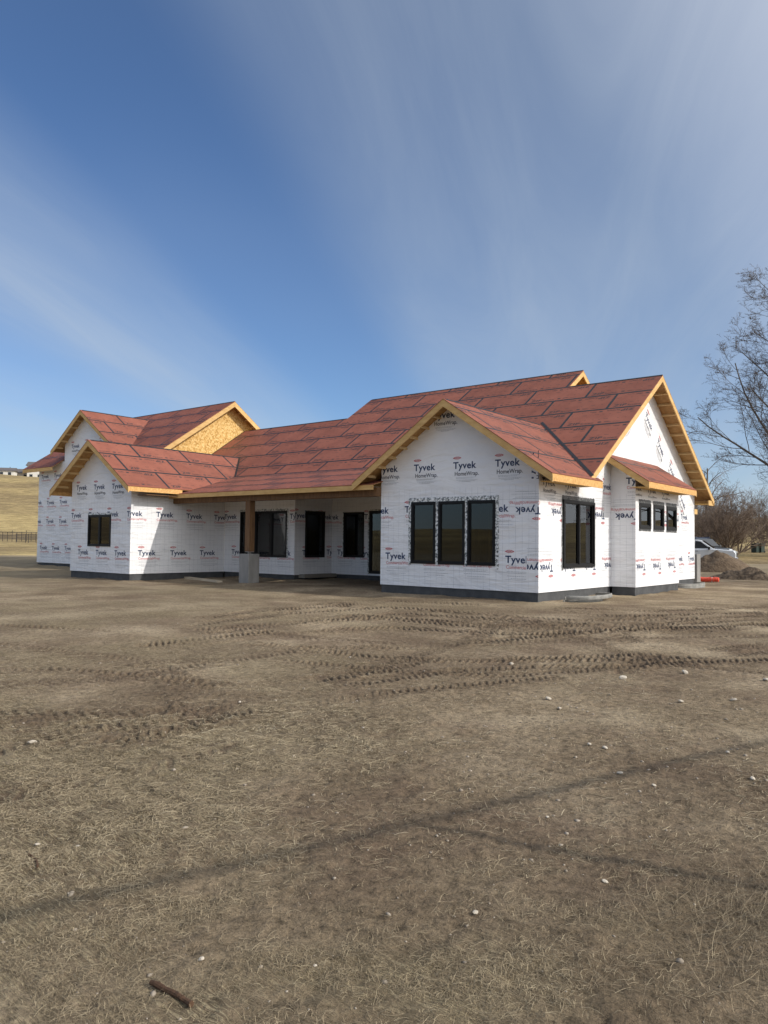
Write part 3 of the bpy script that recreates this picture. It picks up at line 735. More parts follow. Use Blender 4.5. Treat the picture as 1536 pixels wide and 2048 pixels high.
# --- wing right face and main gable wall (one plane), up to the ridge
yu = lambda y: y-YA
side_win = (yu(20.37), 0.65, yu(22.52), 2.62)
outl = [(0, 0), (yu(Y3), 0), (yu(Y3), main_z(27.0-(Y3-27.0))-0.06), (yu(27.0), 7.33-0.06), (yu(21.55), main_z(21.55)-0.06), (yu(20.9), 3.52), (0, 3.52)]
side = wall(UY, (XA, YA, 0), outl, [side_win])
window(side[1], *side_win, panes=2, fw=0.085, proud=0.05)
flashing(side[1], [(side_win[0]-0.06, 2.615, side_win[2]+0.03, 2.74), (side_win[0]-0.07, 0.58, side_win[0]+0.004, 2.615)], 'foil_dark')
lim = (0, 0, yu(Y1), 3.5)
for k in range(4):
    logo(side, 'comm', yu(19.00+0.0+1.45*k)+0.0, 2.32, flip=True, bounds=lim)
    logo(side, 'comm', yu(19.77+1.45*k), 0.75, flip=True, bounds=lim)
for k, y in enumerate((19.10, 20.48)): logo(side, 'home', yu(y), 2.98, bounds=lim)
ang = -math.atan(SL)-0.12
for y, z in ((26.9, 5.95), (28.1, 5.15), (29.35, 4.35), (30.6, 3.25)): logo(side, 'home', yu(y), z, rot=ang)
ang2 = math.atan(SL)
for y, z in ((24.75, 5.15), (23.35, 4.2), (22.05, 3.36)): logo(side, 'home', yu(y), z, rot=ang2)
for y, z in ((30.75, 2.38), (30.15, 0.72), (31.62, 0.72)): logo(side, 'comm', yu(y), z)
logo(side, 'comm', yu(23.05), 3.1, bounds=(yu(23.2), 2.6, yu(Y1), 3.6))

# --- bump out with the three small windows
bs = wall(UX, (XA+0.002, Y1, 0), [(0, 0), (XB-XA, 0), (XB-XA, 3.62), (0.0, 4.13)], [])
logo(bs, 'comm', XB-XA+0.12, 2.33, flip=True); logo(bs, 'comm', -0.45, 0.72, flip=True); logo(bs, 'comm', 0.50, 3.26)
bw = [(0.30, 1.855, 1.31, 2.68), (1.58, 1.855, 2.57, 2.68), (2.85, 1.855, 3.86, 2.68)]
bf = wall(UY, (XB, Y1, 0), [(0, 0), (Y2-Y1, 0), (Y2-Y1, 3.60), (0, 3.60)], bw)
for q in bw: window(bf[1], *q, fw=0.10, proud=0.035)
st = []
for a, b, c, d in bw: st += [(a-0.03, d-0.005, c+0.03, d+0.12), (a-0.02, b-0.07, c+0.02, b+0.005)]
flashing(bf[1], st, 'foil_dark')
for k in range(4): logo(bf, 'comm', 0.86+1.46*k, 0.73, flip=True); logo(bf, 'comm', -0.05+1.46*k, 2.33, flip=True)
for k in range(3): logo(bf, 'home', -0.30+1.33*k, 3.06, bounds=(0, 2.9, Y2-Y1, 3.6))
bk = wall((-1, 0, 0), (XB, Y2, 0), [(0, 0), (XB-XA-0.002, 0), (XB-XA-0.002, 4.13), (0, 3.62)], [])

# --- left wing
lu = lambda x: x-XDL
LR = -28.12; LRZ = 5.245
lw_win = (lu(-28.95), 1.03, lu(-27.30), 2.29)
lw = wall(UX, (XDL, YD, 0), [(0, 0), (lu(XD), 0), (lu(XD), gtop(0, LRZ, XD, LR)), (lu(LR), LRZ-0.05), (0, gtop(0, LRZ, XDL, LR))], [lw_win])
window(lw[1], *lw_win, panes=2)
flashing(lw[1], [(lw_win[0]-0.04, 2.285, lw_win[2]+0.04, 2.36)], 'foil')
for k in range(5):
    logo(lw, 'comm', lu(-30.30+1.36*k), 2.20); logo(lw, 'comm', lu(-29.69+1.34*k), 0.70)
for k in range(3): logo(lw, 'home', lu(-29.93+1.32*k), 3.32)
lr = wall(UY, (XD, YD, 0), [(0, 0), (YP-YD, 0), (YP-YD, 3.55), (0, 3.55)], [])
for k in range(5):
    logo(lr, 'comm', 16.50-YD+1.42*k, 2.22); logo(lr, 'comm', 17.14-YD+1.46*k, 0.72)
# --- recessed porch walls
pw_ = (-24.92-XD, 0.67, -22.12-XD, 2.53)
ph = [(pw_[0]+i*0.9334, pw_[1], pw_[0]+(i+1)*0.9334-0.002, pw_[3]) for i in range(3)]
pA = wall(UX, (XD, YP, 0), [(0, 0), (XE-XD, 0), (XE-XD, 3.85), (0, 3.85)], [(pw_[0], pw_[1], pw_[0]+2.80, pw_[3])])
for q in ph: window(pA[1], *q)
flashing(pA[1], [(pw_[0]-0.05, 2.525, pw_[0]+2.86, 2.62), (pw_[0]+2.796, 0.62, pw_[0]+2.87, 2.525)])
for k in range(4): logo(pA, 'comm', -0.02+1.38*k if k < 1 else 3.98+1.38*(k-1), 2.23); logo(pA, 'comm', 0.50+1.38*k-0.0, 0.76)
xw = (21.92-YP, 0.68, 23.05-YP, 2.52)
pB = wall(UY, (XE, YP, 0), [(0, 0), (YQ-YP, 0), (YQ-YP, 3.85), (0, 3.85)], [xw])
window(pB[1], *xw); flashing(pB[1], [(xw[0]-0.03, 2.515, xw[2]+0.03, 2.56)], 'foil_dark')
for k in range(2): logo(pB, 'comm', -0.08+1.4*k, 2.25); logo(pB, 'comm', 0.44+1.42*k, 0.79)
qw = (-21.03-XE, 0.70, -19.94-XE, 2.53); qd = (-19.66-XE, 0.08, -17.20-XE, 2.57)
pC = wall(UX, (XE, YQ, 0), [(0, 0), (XAL-XE, 0), (XAL-XE, 4.0), (0, 4.0)], [qw, qd])
window(pC[1], *qw); window(pC[1], *qd, panes=2, name='door', fw=0.09)
flashing(pC[1], [(qd[0]-0.07, 0.06, qd[0]+0.004, 2.6), (qd[0]-0.07, 2.56, qd[2]+0.05, 2.63), (qw[0]-0.05, 0.66, qw[0]+0.004, 2.55)])
logo(pC, 'comm', -0.42, 2.25); logo(pC, 'comm', 1.75, 2.25); logo(pC, 'comm', 0.33, 0.80); logo(pC, 'comm', 1.55, 0.80)
# --- wing left face, rear walls
wall((0, -1, 0), (XAL, YQ, 0), [(0, 0), (YQ-YA, 0), (YQ-YA, 3.58), (0, 3.58)], [])
wall((0, -1, 0), (XDL, 21.2, 0), [(0, 0), (21.2-YD, 0), (21.2-YD, 3.75), (0, 3.75)], [])
rear_holes = [(2.0, 0.8, 3.6, 2.5), (6.0, 0.1, 8.4, 2.5), (10.5, 0.8, 12.3, 2.5), (15.0, 0.8, 17.0, 2.5)]
rw = wall((-1, 0, 0), (XA, Y3, 0), [(0, 0), (21.0, 0), (21.0, 3.62), (0, 3.62)], rear_holes)
for q in rear_holes: window(rw[1], *q)
# --- tall block at the far left with its own gable
BX0, BX1, BY = -41.8, -30.9, 21.2
bu = lambda x: x-BX0
GR, GRZ = -36.8, 7.94
fb = wall(UX, (BX0, BY, 0), [(0, 0), (bu(BX1), 0), (bu(BX1), 5.46), (bu(-34.5), 5.46), (bu(-34.5), GRZ-SL*2.3-0.05), (bu(GR), GRZ-0.05), (bu(-39.1), GRZ-SL*2.3-0.05), (bu(-39.1), 5.46), (0, 5.46)], [])
for k in range(4):
    logo(fb, 'comm', bu(-41.52+1.36*k), 4.64); logo(fb, 'comm', bu(-42.22+1.36*k), 3.19); logo(fb, 'comm', bu(-42.22+1.36*k), 2.16); logo(fb, 'comm', bu(-41.5+1.32*k), 0.71)
for k in range(3): logo(fb, 'home', bu(-38.42+1.35*k), 6.12)
wall((0, -1, 0), (BX0, 29.6, 0), [(0, 0), (8.4, 0), (8.4, 5.46), (4.1, 8.2), (0, 5.46)], [])
ow = wall(UY, (BX1, BY, 0), [(0, 2.5), (8.4, 2.5), (8.4, 5.6), (25.5-BY, 8.42-0.06), (0, 5.54-0.06)], [], 'osb')
# small end wall of the upper ridge
wall(UY, (-13.30, 26.0, 0), [(0, 6.3), (4.6, 6.3), (4.6, 6.6), (2.3, 8.2-0.06), (0, 6.62)], [], 'osb')

# --- foundation: one stem wall under every outside wall run
fm = MB()
ins = 0.03
runs = [((XAL, YA), (XA, YA)), ((XA, YA), (XA, Y1)), ((XA, Y1), (XB, Y1)), ((XB, Y1), (XB, Y2)), ((XA, Y2), (XB, Y2)), ((XA, Y2), (XA, Y3)), ((XDL, YD), (XD, YD)), ((XD, YD), (XD, YP)), ((XD, YP), (XE, YP)), ((XE, YP), (XE, YQ)), ((XE, YQ), (XAL, YQ)), ((XAL, YA), (XAL, YQ)), ((XDL, YD), (XDL, 21.2)), ((BX0, BY), (XDL-0.2, BY)), ((BX0, BY), (BX0, 29.6)), ((-30.8, Y3), (XA, Y3))]
OUT = {0: (0, 1), 1: (-1, 0), 2: (0, 1), 3: (-1, 0), 4: (0, -1), 5: (-1, 0), 6: (0, 1), 7: (-1, 0), 8: (0, 1), 9: (-1, 0), 10: (0, 1), 11: (1, 0), 12: (1, 0), 13: (0, 1), 14: (1, 0), 15: (0, -1)}
for i, ((xa, ya), (xb, yb)) in enumerate(runs):
    ox, oy = OUT[i]; e = 0.0013*i
    x0, x1 = sorted((xa, xb)); y0, y1 = sorted((ya, yb))
    a_, b_ = ins+e, 0.25
    if ox: fm.box((min(x0+ox*a_, x0+ox*b_), y0+0.031, -0.9), (max(x0+ox*a_, x0+ox*b_), y1+(0.0 if i not in (1, 3, 7) else -0.0), -0.004-e))
    else: fm.box((x0+0.03, min(y0+oy*a_, y0+oy*b_), -0.9), (x1-0.031-e, max(y0+oy*a_, y0+oy*b_), -0.004-e))
hpart(fm, 'foundation', M['found'])
# floor slab and a few stud partitions
fl = MB()
for a, b in (((XAL+.3, YA+.3), (XA-.3, Y3-.3)), ((XE+.3, YQ+.3), (XAL+.28, Y3-.3)), ((XDL+.3, YD+.3), (XD-.3, Y3-.3)), ((XD-.28, YP+.3), (XE+.28, Y3-.3))):
    fl.box((a[0], a[1], -0.12), (b[0], b[1], 0.02))
hpart(fl, 'floor', M['interior'])
sm = MB()
def studs(x0, y0, x1, y1, top=3.0):
    n = max(2, int(math.hypot(x1-x0, y1-y0)/0.41)); dx, dy = (0.045, 0.10) if abs(x1-x0) > abs(y1-y0) else (0.10, 0.045)
    for i in range(n+1):
        x = x0+(x1-x0)*i/n; y = y0+(y1-y0)*i/n
        sm.box((x-dx/2, y-dy/2, 0.06), (x+dx/2, y+dy/2, top))
    sm.box((min(x0, x1)-.05, min(y0, y1)-.05, 0.02), (max(x0, x1)+.05, max(y0, y1)+.05, 0.06)); sm.box((min(x0, x1)-.05, min(y0, y1)-.05, top), (max(x0, x1)+.05, max(y0, y1)+.05, top+0.05))
studs(-15.0, 24.2, -10.2, 24.2); studs(-20.5, 28.5, -12.0, 28.5); studs(-25.6, 25.0, -25.6, 31.5); studs(-21.4, 25.6, -17.0, 25.6)
tag(hpart(sm, 'stud_partitions', M['framing']), kind='stuff')
# solid partitions keep the far rooms dim
pm = MB(); pm.box((-26.2, 21.9, 0.02), (-26.1, 31.9, 3.3)); pm.box((-16.0, 25.9, 0.02), (-10.0, 26.0, 3.3)); pm.box((-21.5, 30.0, 0.02), (-18.0, 30.08, 3.3))
hpart(pm, 'partition', M['interior'])
cm = MB(); cm.box((XDL+.2, 23.8, 3.30), (XA-.2, Y3-.2, 3.33)); cm.box((XAL+.2, YA+.2, 3.30), (XA-.2, 23.78, 3.33)); cm.box((XDL+.2, YD+.2, 3.30), (XD-.2, 23.78, 3.33)); cm.box((XD-.18, YP+.2, 3.30), (XE-.2, 23.78, 3.33))
hpart(cm, 'ceiling', M['interior'])

# ------------------------------------------------------------------ roofs
def clip_poly(subj, x0, y0, x1, y1):
    def cl(pts, ins_, inter):
        out = []
        for i, p in enumerate(pts):
            q = pts[(i+1) % len(pts)]; a, b = ins_(p), ins_(q)
            if a: out.append(p)
            if a != b: out.append(inter(p, q))
        return out
    def ix(c): return lambda p, q: (c, p[1]+(q[1]-p[1])*(c-p[0])/(q[0]-p[0]))
    def iy(c): return lambda p, q: (p[0]+(q[0]-p[0])*(c-p[1])/(q[1]-p[1]), c)
    pts = list(subj)
    for f, g2 in ((lambda p: p[0] >= x0, ix(x0)), (lambda p: p[0] <= x1, ix(x1)), (lambda p: p[1] >= y0, iy(y0)), (lambda p: p[1] <= y1, iy(y1))):
        if len(pts) < 3: return []
        pts = cl(pts, f, g2)
    out = []
    for p in pts:
        if not out or math.hypot(p[0]-out[-1][0], p[1]-out[-1][1]) > 1e-4: out.append(p)
    if len(out) > 2 and math.hypot(out[0][0]-out[-1][0], out[0][1]-out[-1][1]) < 1e-4: out.pop()
    if len(out) < 3: return []
    ar = 0.5*sum(out[i][0]*out[(i+1) % len(out)][1]-out[(i+1) % len(out)][0]*out[i][1] for i in range(len(out)))
    return out if abs(ar) > 1e-3 else []
def inside(poly, p):
    r = False; n = len(poly)
    for i in range(n):
        (xa, ya), (xb, yb) = poly[i], poly[(i+1) % n]
        if (ya > p[1]) != (yb > p[1]) and p[0] < (xb-xa)*(p[1]-ya)/(yb-ya)+xa: r = not r
    return r
ZT, ZF = fit_text('ZIP', 0, 0, 0.46, 0.17, 0.03, res=2); SYT, SYF = fit_text('System', 0.50, 0.0, 0.46, 0.10, 0.012, res=1)
PL, PW = 2.44, 1.22
def panel_prints(mb, x0, y0, rowflip):
    """flat print on a 1.22 x 2.44 sheet: (verts, faces, box)"""
    items = []
    def put(fx, fy, flip):
        vs = [(p[0], p[1]) for p in ZT]+[(p[0], p[1]) for p in SYT]; fs = list(ZF)+[tuple(i+len(ZT) for i in f) for f in SYF]
        # small print beside the wordmark
        for a, b, c, d in ((1.10, 0.02, 1.22, 0.10), (1.32, 0.03, 1.56, 0.05), (1.32, 0.075, 1.48, 0.092), (1.62, 0.02, 1.86, 0.036)):
            o = len(vs); vs += [(a,b),(c,b),(c,d),(a,d)]; fs.append((o, o+1, o+2, o+3))
        if flip: vs = [(fx-p[0], fy-p[1]) for p in vs]
        else: vs = [(fx+p[0], fy+p[1]) for p in vs]
        items.append((vs, fs))
    put(x0+0.18, y0+0.13, False); put(x0+PL-0.18, y0+PW-0.13, True)
    # fastener guide marks and small print along the sheet
    vs = []; fs = []
    for fy in (0.40, 0.80):
        a = 0.12
        while a < PL-0.15:
            w_ = 0.05 if rnd.random() < 0.6 else 0.16
            o = len(vs); vs += [(x0+a, y0+fy), (x0+a+w_, y0+fy), (x0+a+w_, y0+fy+0.018), (x0+a, y0+fy+0.018)]; fs.append((o, o+1, o+2, o+3)); a += w_+0.10+0.25*rnd.random()
    items.append((vs, fs))
    return items
def roof(origin, u, v, outline, panels=True, start=0.0, rowoff=0.0, tape_edges=()):
    X = frame_of(u, v, origin)
    d = MB()
    loops = [Vector((a, b, 0)) for a, b in outline]
    tr = tessellate_polygon([loops]); n = len(loops); fs = []
    ar = sum(loops[i].cross(loops[(i+1) % n]).z for i in range(n))
    vs = [(p.x, p.y, -0.016) for p in loops]+[(p.x, p.y, -0.032) for p in loops]
    for t in tr:
        a, b, c = (loops[i] for i in t); t = tuple(t) if (b-a).cross(c-a).z > 0 else tuple(reversed(t))
        fs += [t, tuple(i+n for i in reversed(t))]
    for i in range(n):
        a, b = i, (i+1) % n; q = (a, n+a, n+b, b); fs.append(q if ar > 0 else tuple(reversed(q)))
    d.add(vs, fs)
    deck = hpart(d, 'roof', M['ply'], X)
    if ar < 0: outline = list(reversed(outline))
    u0_, u1_ = min(p[0] for p in outline), max(p[0] for p in outline); v0_, v1_ = min(p[1] for p in outline), max(p[1] for p in outline)
    if not panels: return deck, X
    G = 0.004
    row = 0; y = v0_+rowoff
    tp = MB()
    def strip(a, b, c, e):
        q = clip_poly(outline, a, b, c, e)
        if q: tp.prism([(p[0], p[1], 0.0012) for p in q], (0, 0, 0.0022))
    while y < v1_-0.02:
        x = u0_+start-(PW if row % 2 else 0.0)
        while x > u0_: x -= PL
        while x < u1_-0.01:
            if x+PL > u0_+0.01:
                q = clip_poly(outline, x+G, y+G, x+PL-G, y+PW-G)
                if q:
                    lift = rnd.random()*0.001
                    mb = MB(); mb.prism([(p[0], p[1], -0.0155) for p in q], (0, 0, 0.0155+lift), 0)
                    for pv, pf in panel_prints(mb, x, y, 0):
                        xs = [p[0] for p in pv]; ys = [p[1] for p in pv]
                        cand = [(min(xs), min(ys)), (max(xs), min(ys)), (max(xs), max(ys)), (min(xs), max(ys))]
                        if all(inside(q, c) for c in cand): mb.add([(p[0], p[1], lift+0.0018) for p in pv], pf, 1)
                        else:
                            for f in pf:
                                if all(inside(q, pv[i]) for i in f): mb.add([(pv[i][0], pv[i][1], lift+0.0018) for i in f], [tuple(range(len(f)))], 1)
                    mb.build('sheathing_panel', [M['panel'], M['panel_print']], deck)
            if x > u0_+0.05 and x < u1_-0.05: strip(x-0.045, y+0.046, x+0.045, y+PW-0.046)
            x += PL
        if row > 0 or rowoff: strip(u0_, y-0.045, u1_, y+0.045)
        y += PW; row += 1
    for (a, b) in tape_edges:
        a = Vector((*a, 0)); b = Vector((*b, 0)); t = (b-a).normalized(); nn = Vector((-t.y, t.x, 0))*0.05
        tp.prism([(p.x, p.y, 0.0042) for p in (a-nn, b-nn, b+nn, a+nn)], (0, 0, 0.002))
    if tp.f: tp.build('seam_tape', M['tape'], deck)
    return deck, X
def plan(origin, u, v, pts):
    """plan (x, y) points -> coordinates in the roof plane"""
    uu = Vector(u); vv = Vector(v).normalized(); h = Vector((vv.x, vv.y, 0)); hl = h.length; h = h/hl
    return [(((x-origin[0])*uu.x+(y-origin[1])*uu.y), ((x-origin[0])*h.x+(y-origin[1])*h.y)/hl) for x, y in pts]
VF = (0, CS, SN); VR_ = (-CS, 0, SN); VL_ = (CS, 0, SN); VB = (0, -CS, SN)
# main front slope: three ridge heights in one plane
YE = 20.88; o = (-31.0, YE, main_z(YE))
pts = [(-30.86, 22.22), (-15.0, 22.22), (-15.0, YE), (-9.23, YE), (-9.23, 27.0), (-12.78, 27.0), (-12.78, 28.3), (-23.68, 28.3), (-23.68, 26.6), (-30.86, 26.6)]
up = plan(o, UX, VF, [(-9.2, 21.0), (-12.6, 24.43), (-28.12, 23.95), (-26.35, 22.2), (-30.86, 24.5), (-30.86, 26.6), (-16.4, 22.22), (-26.3, 22.22)])
roof(o, UX, VF, plan(o, UX, VF, pts), start=0.9, tape_edges=[(up[0], up[1]), (up[2], up[3]), (up[4], up[5]), (up[7], up[6])])
# rear slopes
for x0, x1, yr, zr, ye in ((-9.23, -12.78, 27.0, 7.33, 33.12), (-12.78, -23.68, 28.3, 8.2, 33.12+1.3), (-23.68, -30.86, 26.6, 7.06, 32.9)):
    zz = zr-SL*(ye-yr); oo = (x0, ye, zz)
    roof(oo, (-1, 0, 0), VB, plan(oo, (-1, 0, 0), VB, [(x0, ye), (x1, ye), (x1, yr+0.012), (x0, yr+0.012)]), False)
# right wing slopes
YO = 18.30
zt = WRZ-SL*3.48
oo = (-9.12, YO, zt)
roof(oo, UY, VR_, plan(oo, UY, VR_, [(-9.12, YO), (-9.12, 21.56), (-9.28, 21.56), (-9.28, 21.12), (-12.6, 24.45), (-12.6, YO)]), start=0.55)
oo = (-16.08, 24.45, zt)
roof(oo, (0, -1, 0), VL_, plan(oo, (0, -1, 0), VL_, [(-16.08, 22.6), (-16.08, YO), (-12.61, YO), (-12.61, 24.45)]), start=0.2)
# left wing slopes
YOL = 16.18; zt2 = LRZ-SL*2.89
oo = (-25.23, YOL, zt2)
roof(oo, UY, VR_, plan(oo, UY, VR_, [(-25.23, YOL), (-25.23, 18.95), (-26.3, 22.2), (-28.12, 23.98), (-28.12, YOL)]), start=0.0-0.6)
oo = (-31.01, 23.9, zt2)
roof(oo, (0, -1, 0), VL_, plan(oo, (0, -1, 0), VL_, [(-31.01, 21.1), (-31.01, YOL), (-28.13, YOL), (-28.13, 23.9), (-30.8, 23.9), (-30.8, 21.1)]), start=0.2)
# low porch roof between the wings
YF, ZFp = 18.42, 3.14
ps = (main_z(22.22)-ZFp)/(22.22-YF); pv = Vector((0, 1, ps)).normalized()
oo = (-26.5, YF, ZFp)
roof(oo, UX, pv, plan(oo, UX, pv, [(-25.88, YF), (-15.30, YF), (-15.30, 22.21), (-26.45, 22.21), (-26.45, 21.0), (-25.88, 19.8)]), start=1.1)
# bump out shed roof
bx, bz = -8.43, 3.30
oo = (bx, 23.40, bz)
roof(oo, UY, VR_, plan(oo, UY, VR_, [(bx, 23.40), (bx, 28.12), (XA-0.005, 28.12), (XA-0.005, 23.40)]), start=0.4)
# tall block
BZ = 8.42; BYR = 25.5; ye = 20.6
oo = (-42.5, ye, BZ-SL*(BYR-ye))
roof(oo, UX, VF, plan(oo, UX, VF, [(-42.5, ye), (-39.25, ye), (-39.25, 21.35), (-34.35, 21.35), (-34.35, ye), (-30.38, ye), (-30.38, BYR), (-42.5, BYR)]), start=0.4)
oo = (-30.38, 30.4, BZ-SL*(30.4-BYR))
roof(oo, (-1, 0, 0), VB, plan(oo, (-1, 0, 0), VB, [(-30.38, 30.4), (-42.5, 30.4), (-42.5, BYR+.012), (-30.38, BYR+.012)]), False)
gy = 20.7; gt = GRZ-SL*2.9
oo = (-33.9, gy, gt)
roof(oo, UY, VR_, plan(oo, UY, VR_, [(-33.9, gy), (-33.9, 22.2), (GR, 24.85), (GR, gy)]), start=-0.4)
oo = (-39.7, 24.85, gt)
roof(oo, (0, -1, 0), VL_, plan(oo, (0, -1, 0), VL_, [(-39.7, 22.2), (-39.7, gy), (GR-.012, gy), (GR-.012, 24.85)]), start=-0.4)

# ridge tape
def ridge_tape(a, b):
    a = Vector(a); b = Vector(b); m = MB(); dd = (b-a).normalized(); s_ = dd.cross(Vector((0, 0, 1))).normalized()*0.07
    dn = Vector((0, 0, 0.07*SL)); up_ = Vector((0, 0, 0.012))
    m.add([a+up_, b+up_, b+s_-dn+up_, a+s_-dn+up_, b-s_-dn+up_, a-s_-dn+up_], [(0, 3, 2, 1), (0, 1, 4, 5)])
    hpart(m, 'ridge_tape', M['tape'])
for a, b in (((-12.78, 27, 7.33), (-9.25, 27, 7.33)), ((-23.6, 28.3, 8.2), (-12.8, 28.3, 8.2)), ((-30.5, 26.6, 7.06), (-23.7, 26.6, 7.06)), ((WR, 18.4, WRZ), (WR, 24.3, WRZ)), ((LR, 16.3, LRZ), (LR, 23.9, LRZ)), ((-42.4, BYR, BZ), (-30.4, BYR, BZ)), ((GR, 20.8, GRZ), (GR, 24.7, GRZ))): ridge_tape(a, b)

# rake boards, fascias, lookouts
def rake(lo, hi, inward, depth=0.20, t=0.038, material='lumber'):
    lo = Vector(lo); hi = Vector(hi); m = MB()
    top = Vector((0, 0, -0.033/CS)); dn = Vector((0, 0, -depth))
    inn = Vector(inward).normalized()
    lo = lo+inn*0.004; hi = hi+inn*0.004
    m.prism([lo+top, hi+top, hi+top+dn, lo+top+dn], inn*t)
    return hpart(m, 'rake_board', M[material])
def lookouts(lo, hi, inward, length, n, first=0.12):
    """short blocks between the gable wall and the rake board"""
    lo = Vector(lo); hi = Vector(hi); inn = Vector(inward).normalized(); sd = (hi-lo).normalized(); nm = inn.cross(sd)
    if nm.z < 0: nm = -nm
    for i in range(n):
        p = lo.lerp(hi, first+(1.0-first-0.04)*i/n)
        X = Matrix(((inn.x, sd.x, nm.x, p.x), (inn.y, sd.y, nm.y, p.y), (inn.z, sd.z, nm.z, p.z), (0, 0, 0, 1)))
        key = round(length, 3)
        if key not in LOOK:
            m = MB(); m.box((0.045, -0.019, -0.125), (length-0.002, 0.019, -0.034)); LOOK[key] = m.mesh('lookout', M['lookout'])
        hlink('lookout', LOOK[key], X)
LOOK = {}
def gable_trim(pl, pa, pr, inward, oh, n, **kw):
    """left tip, apex, right tip (roof surface) of an overhanging gable end"""
    for e, q in enumerate((pl, pr)):
        rake(q, pa, inward, **kw)
        if n: lookouts(q, pa, inward, oh, n)
gable_trim((-16.08, YO, zt), (WR, YO, WRZ), (-9.12, YO, zt), (0, 1, 0), YA-YO, 7)
gable_trim((-31.01, YOL, zt2), (LR, YOL, LRZ), (-25.23, YOL, zt2), (0, 1, 0), YD-YOL, 6)
gable_trim((-9.23, YE, main_z(YE)), (-9.23, 27.0, 7.33), (-9.23, 33.12, main_z(YE)), (-1, 0, 0), -9.23-XA, 11)
gable_trim((-12.78, 26.95, 7.30), (-12.78, 28.3, 8.2), (-12.78, 31.0, 8.2-SL*2.7), (-1, 0, 0), 0.52, 0)
gable_trim((-30.38, ye, BZ-SL*(BYR-ye)), (-30.38, BYR, BZ), (-30.38, 30.4, BZ-SL*4.9), (-1, 0, 0), 0.52, 9, depth=0.24)
gable_trim((-39.7, gy, gt), (GR, gy, GRZ), (-33.9, gy, gt), (0, 1, 0), BY-gy, 5)
rake((-8.43, 23.40, bz), (XA+0.02, 23.40, bz+SL*(-8.43-XA)), (0, 1, 0)); rake((-8.43, 28.12, bz), (XA+0.02, 28.12, bz+SL*(-8.43-XA)), (0, -1, 0))
rake((-42.5, ye, BZ-SL*4.9), (-42.5, BYR, BZ), (1, 0, 0))
def fascia(a, b, name='fascia_board', material='strand'):
    m = MB(); m.box(a, b); return hpart(m, name, M[material])
fascia((-9.16, YO+0.045, zt-0.21), (-9.124, 21.55, zt-0.022))
fascia((-16.076, YO+0.045, zt-0.21), (-16.04, 18.40, zt-0.022))
fascia((-25.27, YOL+0.045, zt2-0.19), (-25.234, 18.60, zt2-0.022))
fascia((-31.006, YOL+0.045, zt2-0.19), (-30.97, 21.1, zt2-0.022))
fascia((-25.86, YF+0.004, ZFp-0.175), (-15.31, YF+0.042, ZFp-0.030), material='lumber')
fascia((bx-0.04, 23.443, bz-0.20), (bx-0.004, 28.077, bz-0.022))
fascia((-42.46, ye+0.004, BZ-SL*4.9-0.20), (-39.3, ye+0.04, BZ-SL*4.9-0.022), material='lumber')
fascia((-34.3, ye+0.004, BZ-SL*4.9-0.20), (-30.42, ye+0.04, BZ-SL*4.9-0.022), material='lumber')
# boxed eaves (soffit boards)
fascia((-25.93, YD+0.25, 3.02), (-25.30, 18.55, 3.045), 'soffit', 'timber'); fascia((-9.80, YA+0.05, 3.03), (-9.17, 21.5, 3.05), 'soffit', 'osb')
fascia((XB+0.02, 23.5, 3.13), (bx-0.05, 28.0, 3.15), 'soffit', 'osb')
# eave return at the far end of the main gable and the rear porch header
fascia((-9.30, Y3+0.01, main_z(YE)-0.25), (-9.262, 33.10, main_z(YE)-0.05), 'eave_return', 'lumber'); fascia((-9.80, Y3+0.01, 3.02), (-9.31, 33.05, 3.05), 'soffit', 'osb')
fascia((-10.65, Y3+0.01, 2.72), (-10.50, 35.1, 2.94), 'porch_header', 'lumber')
fascia((-21.0, 33.09, main_z(YE)-0.20), (-9.262, 33.13, main_z(YE)-0.03), material='lumber')
# porch beam, post and pier
m = MB(); m.box((XD+0.004, 18.70, 2.775), (XAL-0.004, 18.95, 3.06)); hpart(m, 'porch_beam', M['timber'], bevel=0.006)
PX, PY = -21.47, 18.83
m = MB(); m.box((PX-0.125, PY-0.125, 0.93), (PX+0.125, PY+0.125, 2.773)); hpart(m, 'porch_post', M['timber'], bevel=0.008)
m = MB(); m.box((PX-0.045, PY-0.045, 0.84), (PX+0.045, PY+0.045, 0.93)); m.box((PX-0.11, PY-0.13, 0.905), (PX+0.11, PY+0.13, 0.928)); hpart(m, 'post_bracket', M['wellsteel'])
m = MB(); m.box((PX-0.26, PY-0.26, -0.6), (PX+0.26, PY+0.26, 0.845)); hpart(m, 'porch_pier', M['concrete'], bevel=0.015)
m = MB(); m.box((-10.86, 34.55, -0.6), (-10.36, 35.05, 0.97)); hpart(m, 'porch_pier', M['concrete'], bevel=0.015)
#PART2
# ------------------------------------------------------------------ things around the house
def board(loc, rz, tilt, ln, w, t, label):
    m = MB(); m.box((-ln/2, -w/2, 0), (ln/2, w/2, t))
    o = m.build('lumber_board', M['greyboard'], None, Matrix.Translation(loc) @ Matrix.Rotation(rz, 4, 'Z') @ Matrix.Rotation(tilt, 4, 'Y'), bevel=0.004)
    return tag(o, label, 'board', 'boards lying in the porch')
zb = gz(-24.3, 18.7)
a_ = Vector(gp((398, 1147))); b_ = Vector(gp((482, 1158)))
ba = math.atan2(-0.85, 3.2)
board((-24.05, 18.75, zb+0.015), ba, 0.004, 3.1, 0.24, 0.045, 'upper pale board of the pair lying in the porch left of the concrete pier')
board((-23.85, 18.62, zb-0.03), ba+0.03, 0.0, 2.9, 0.24, 0.045, 'lower pale board of the pair lying in the porch left of the concrete pier')

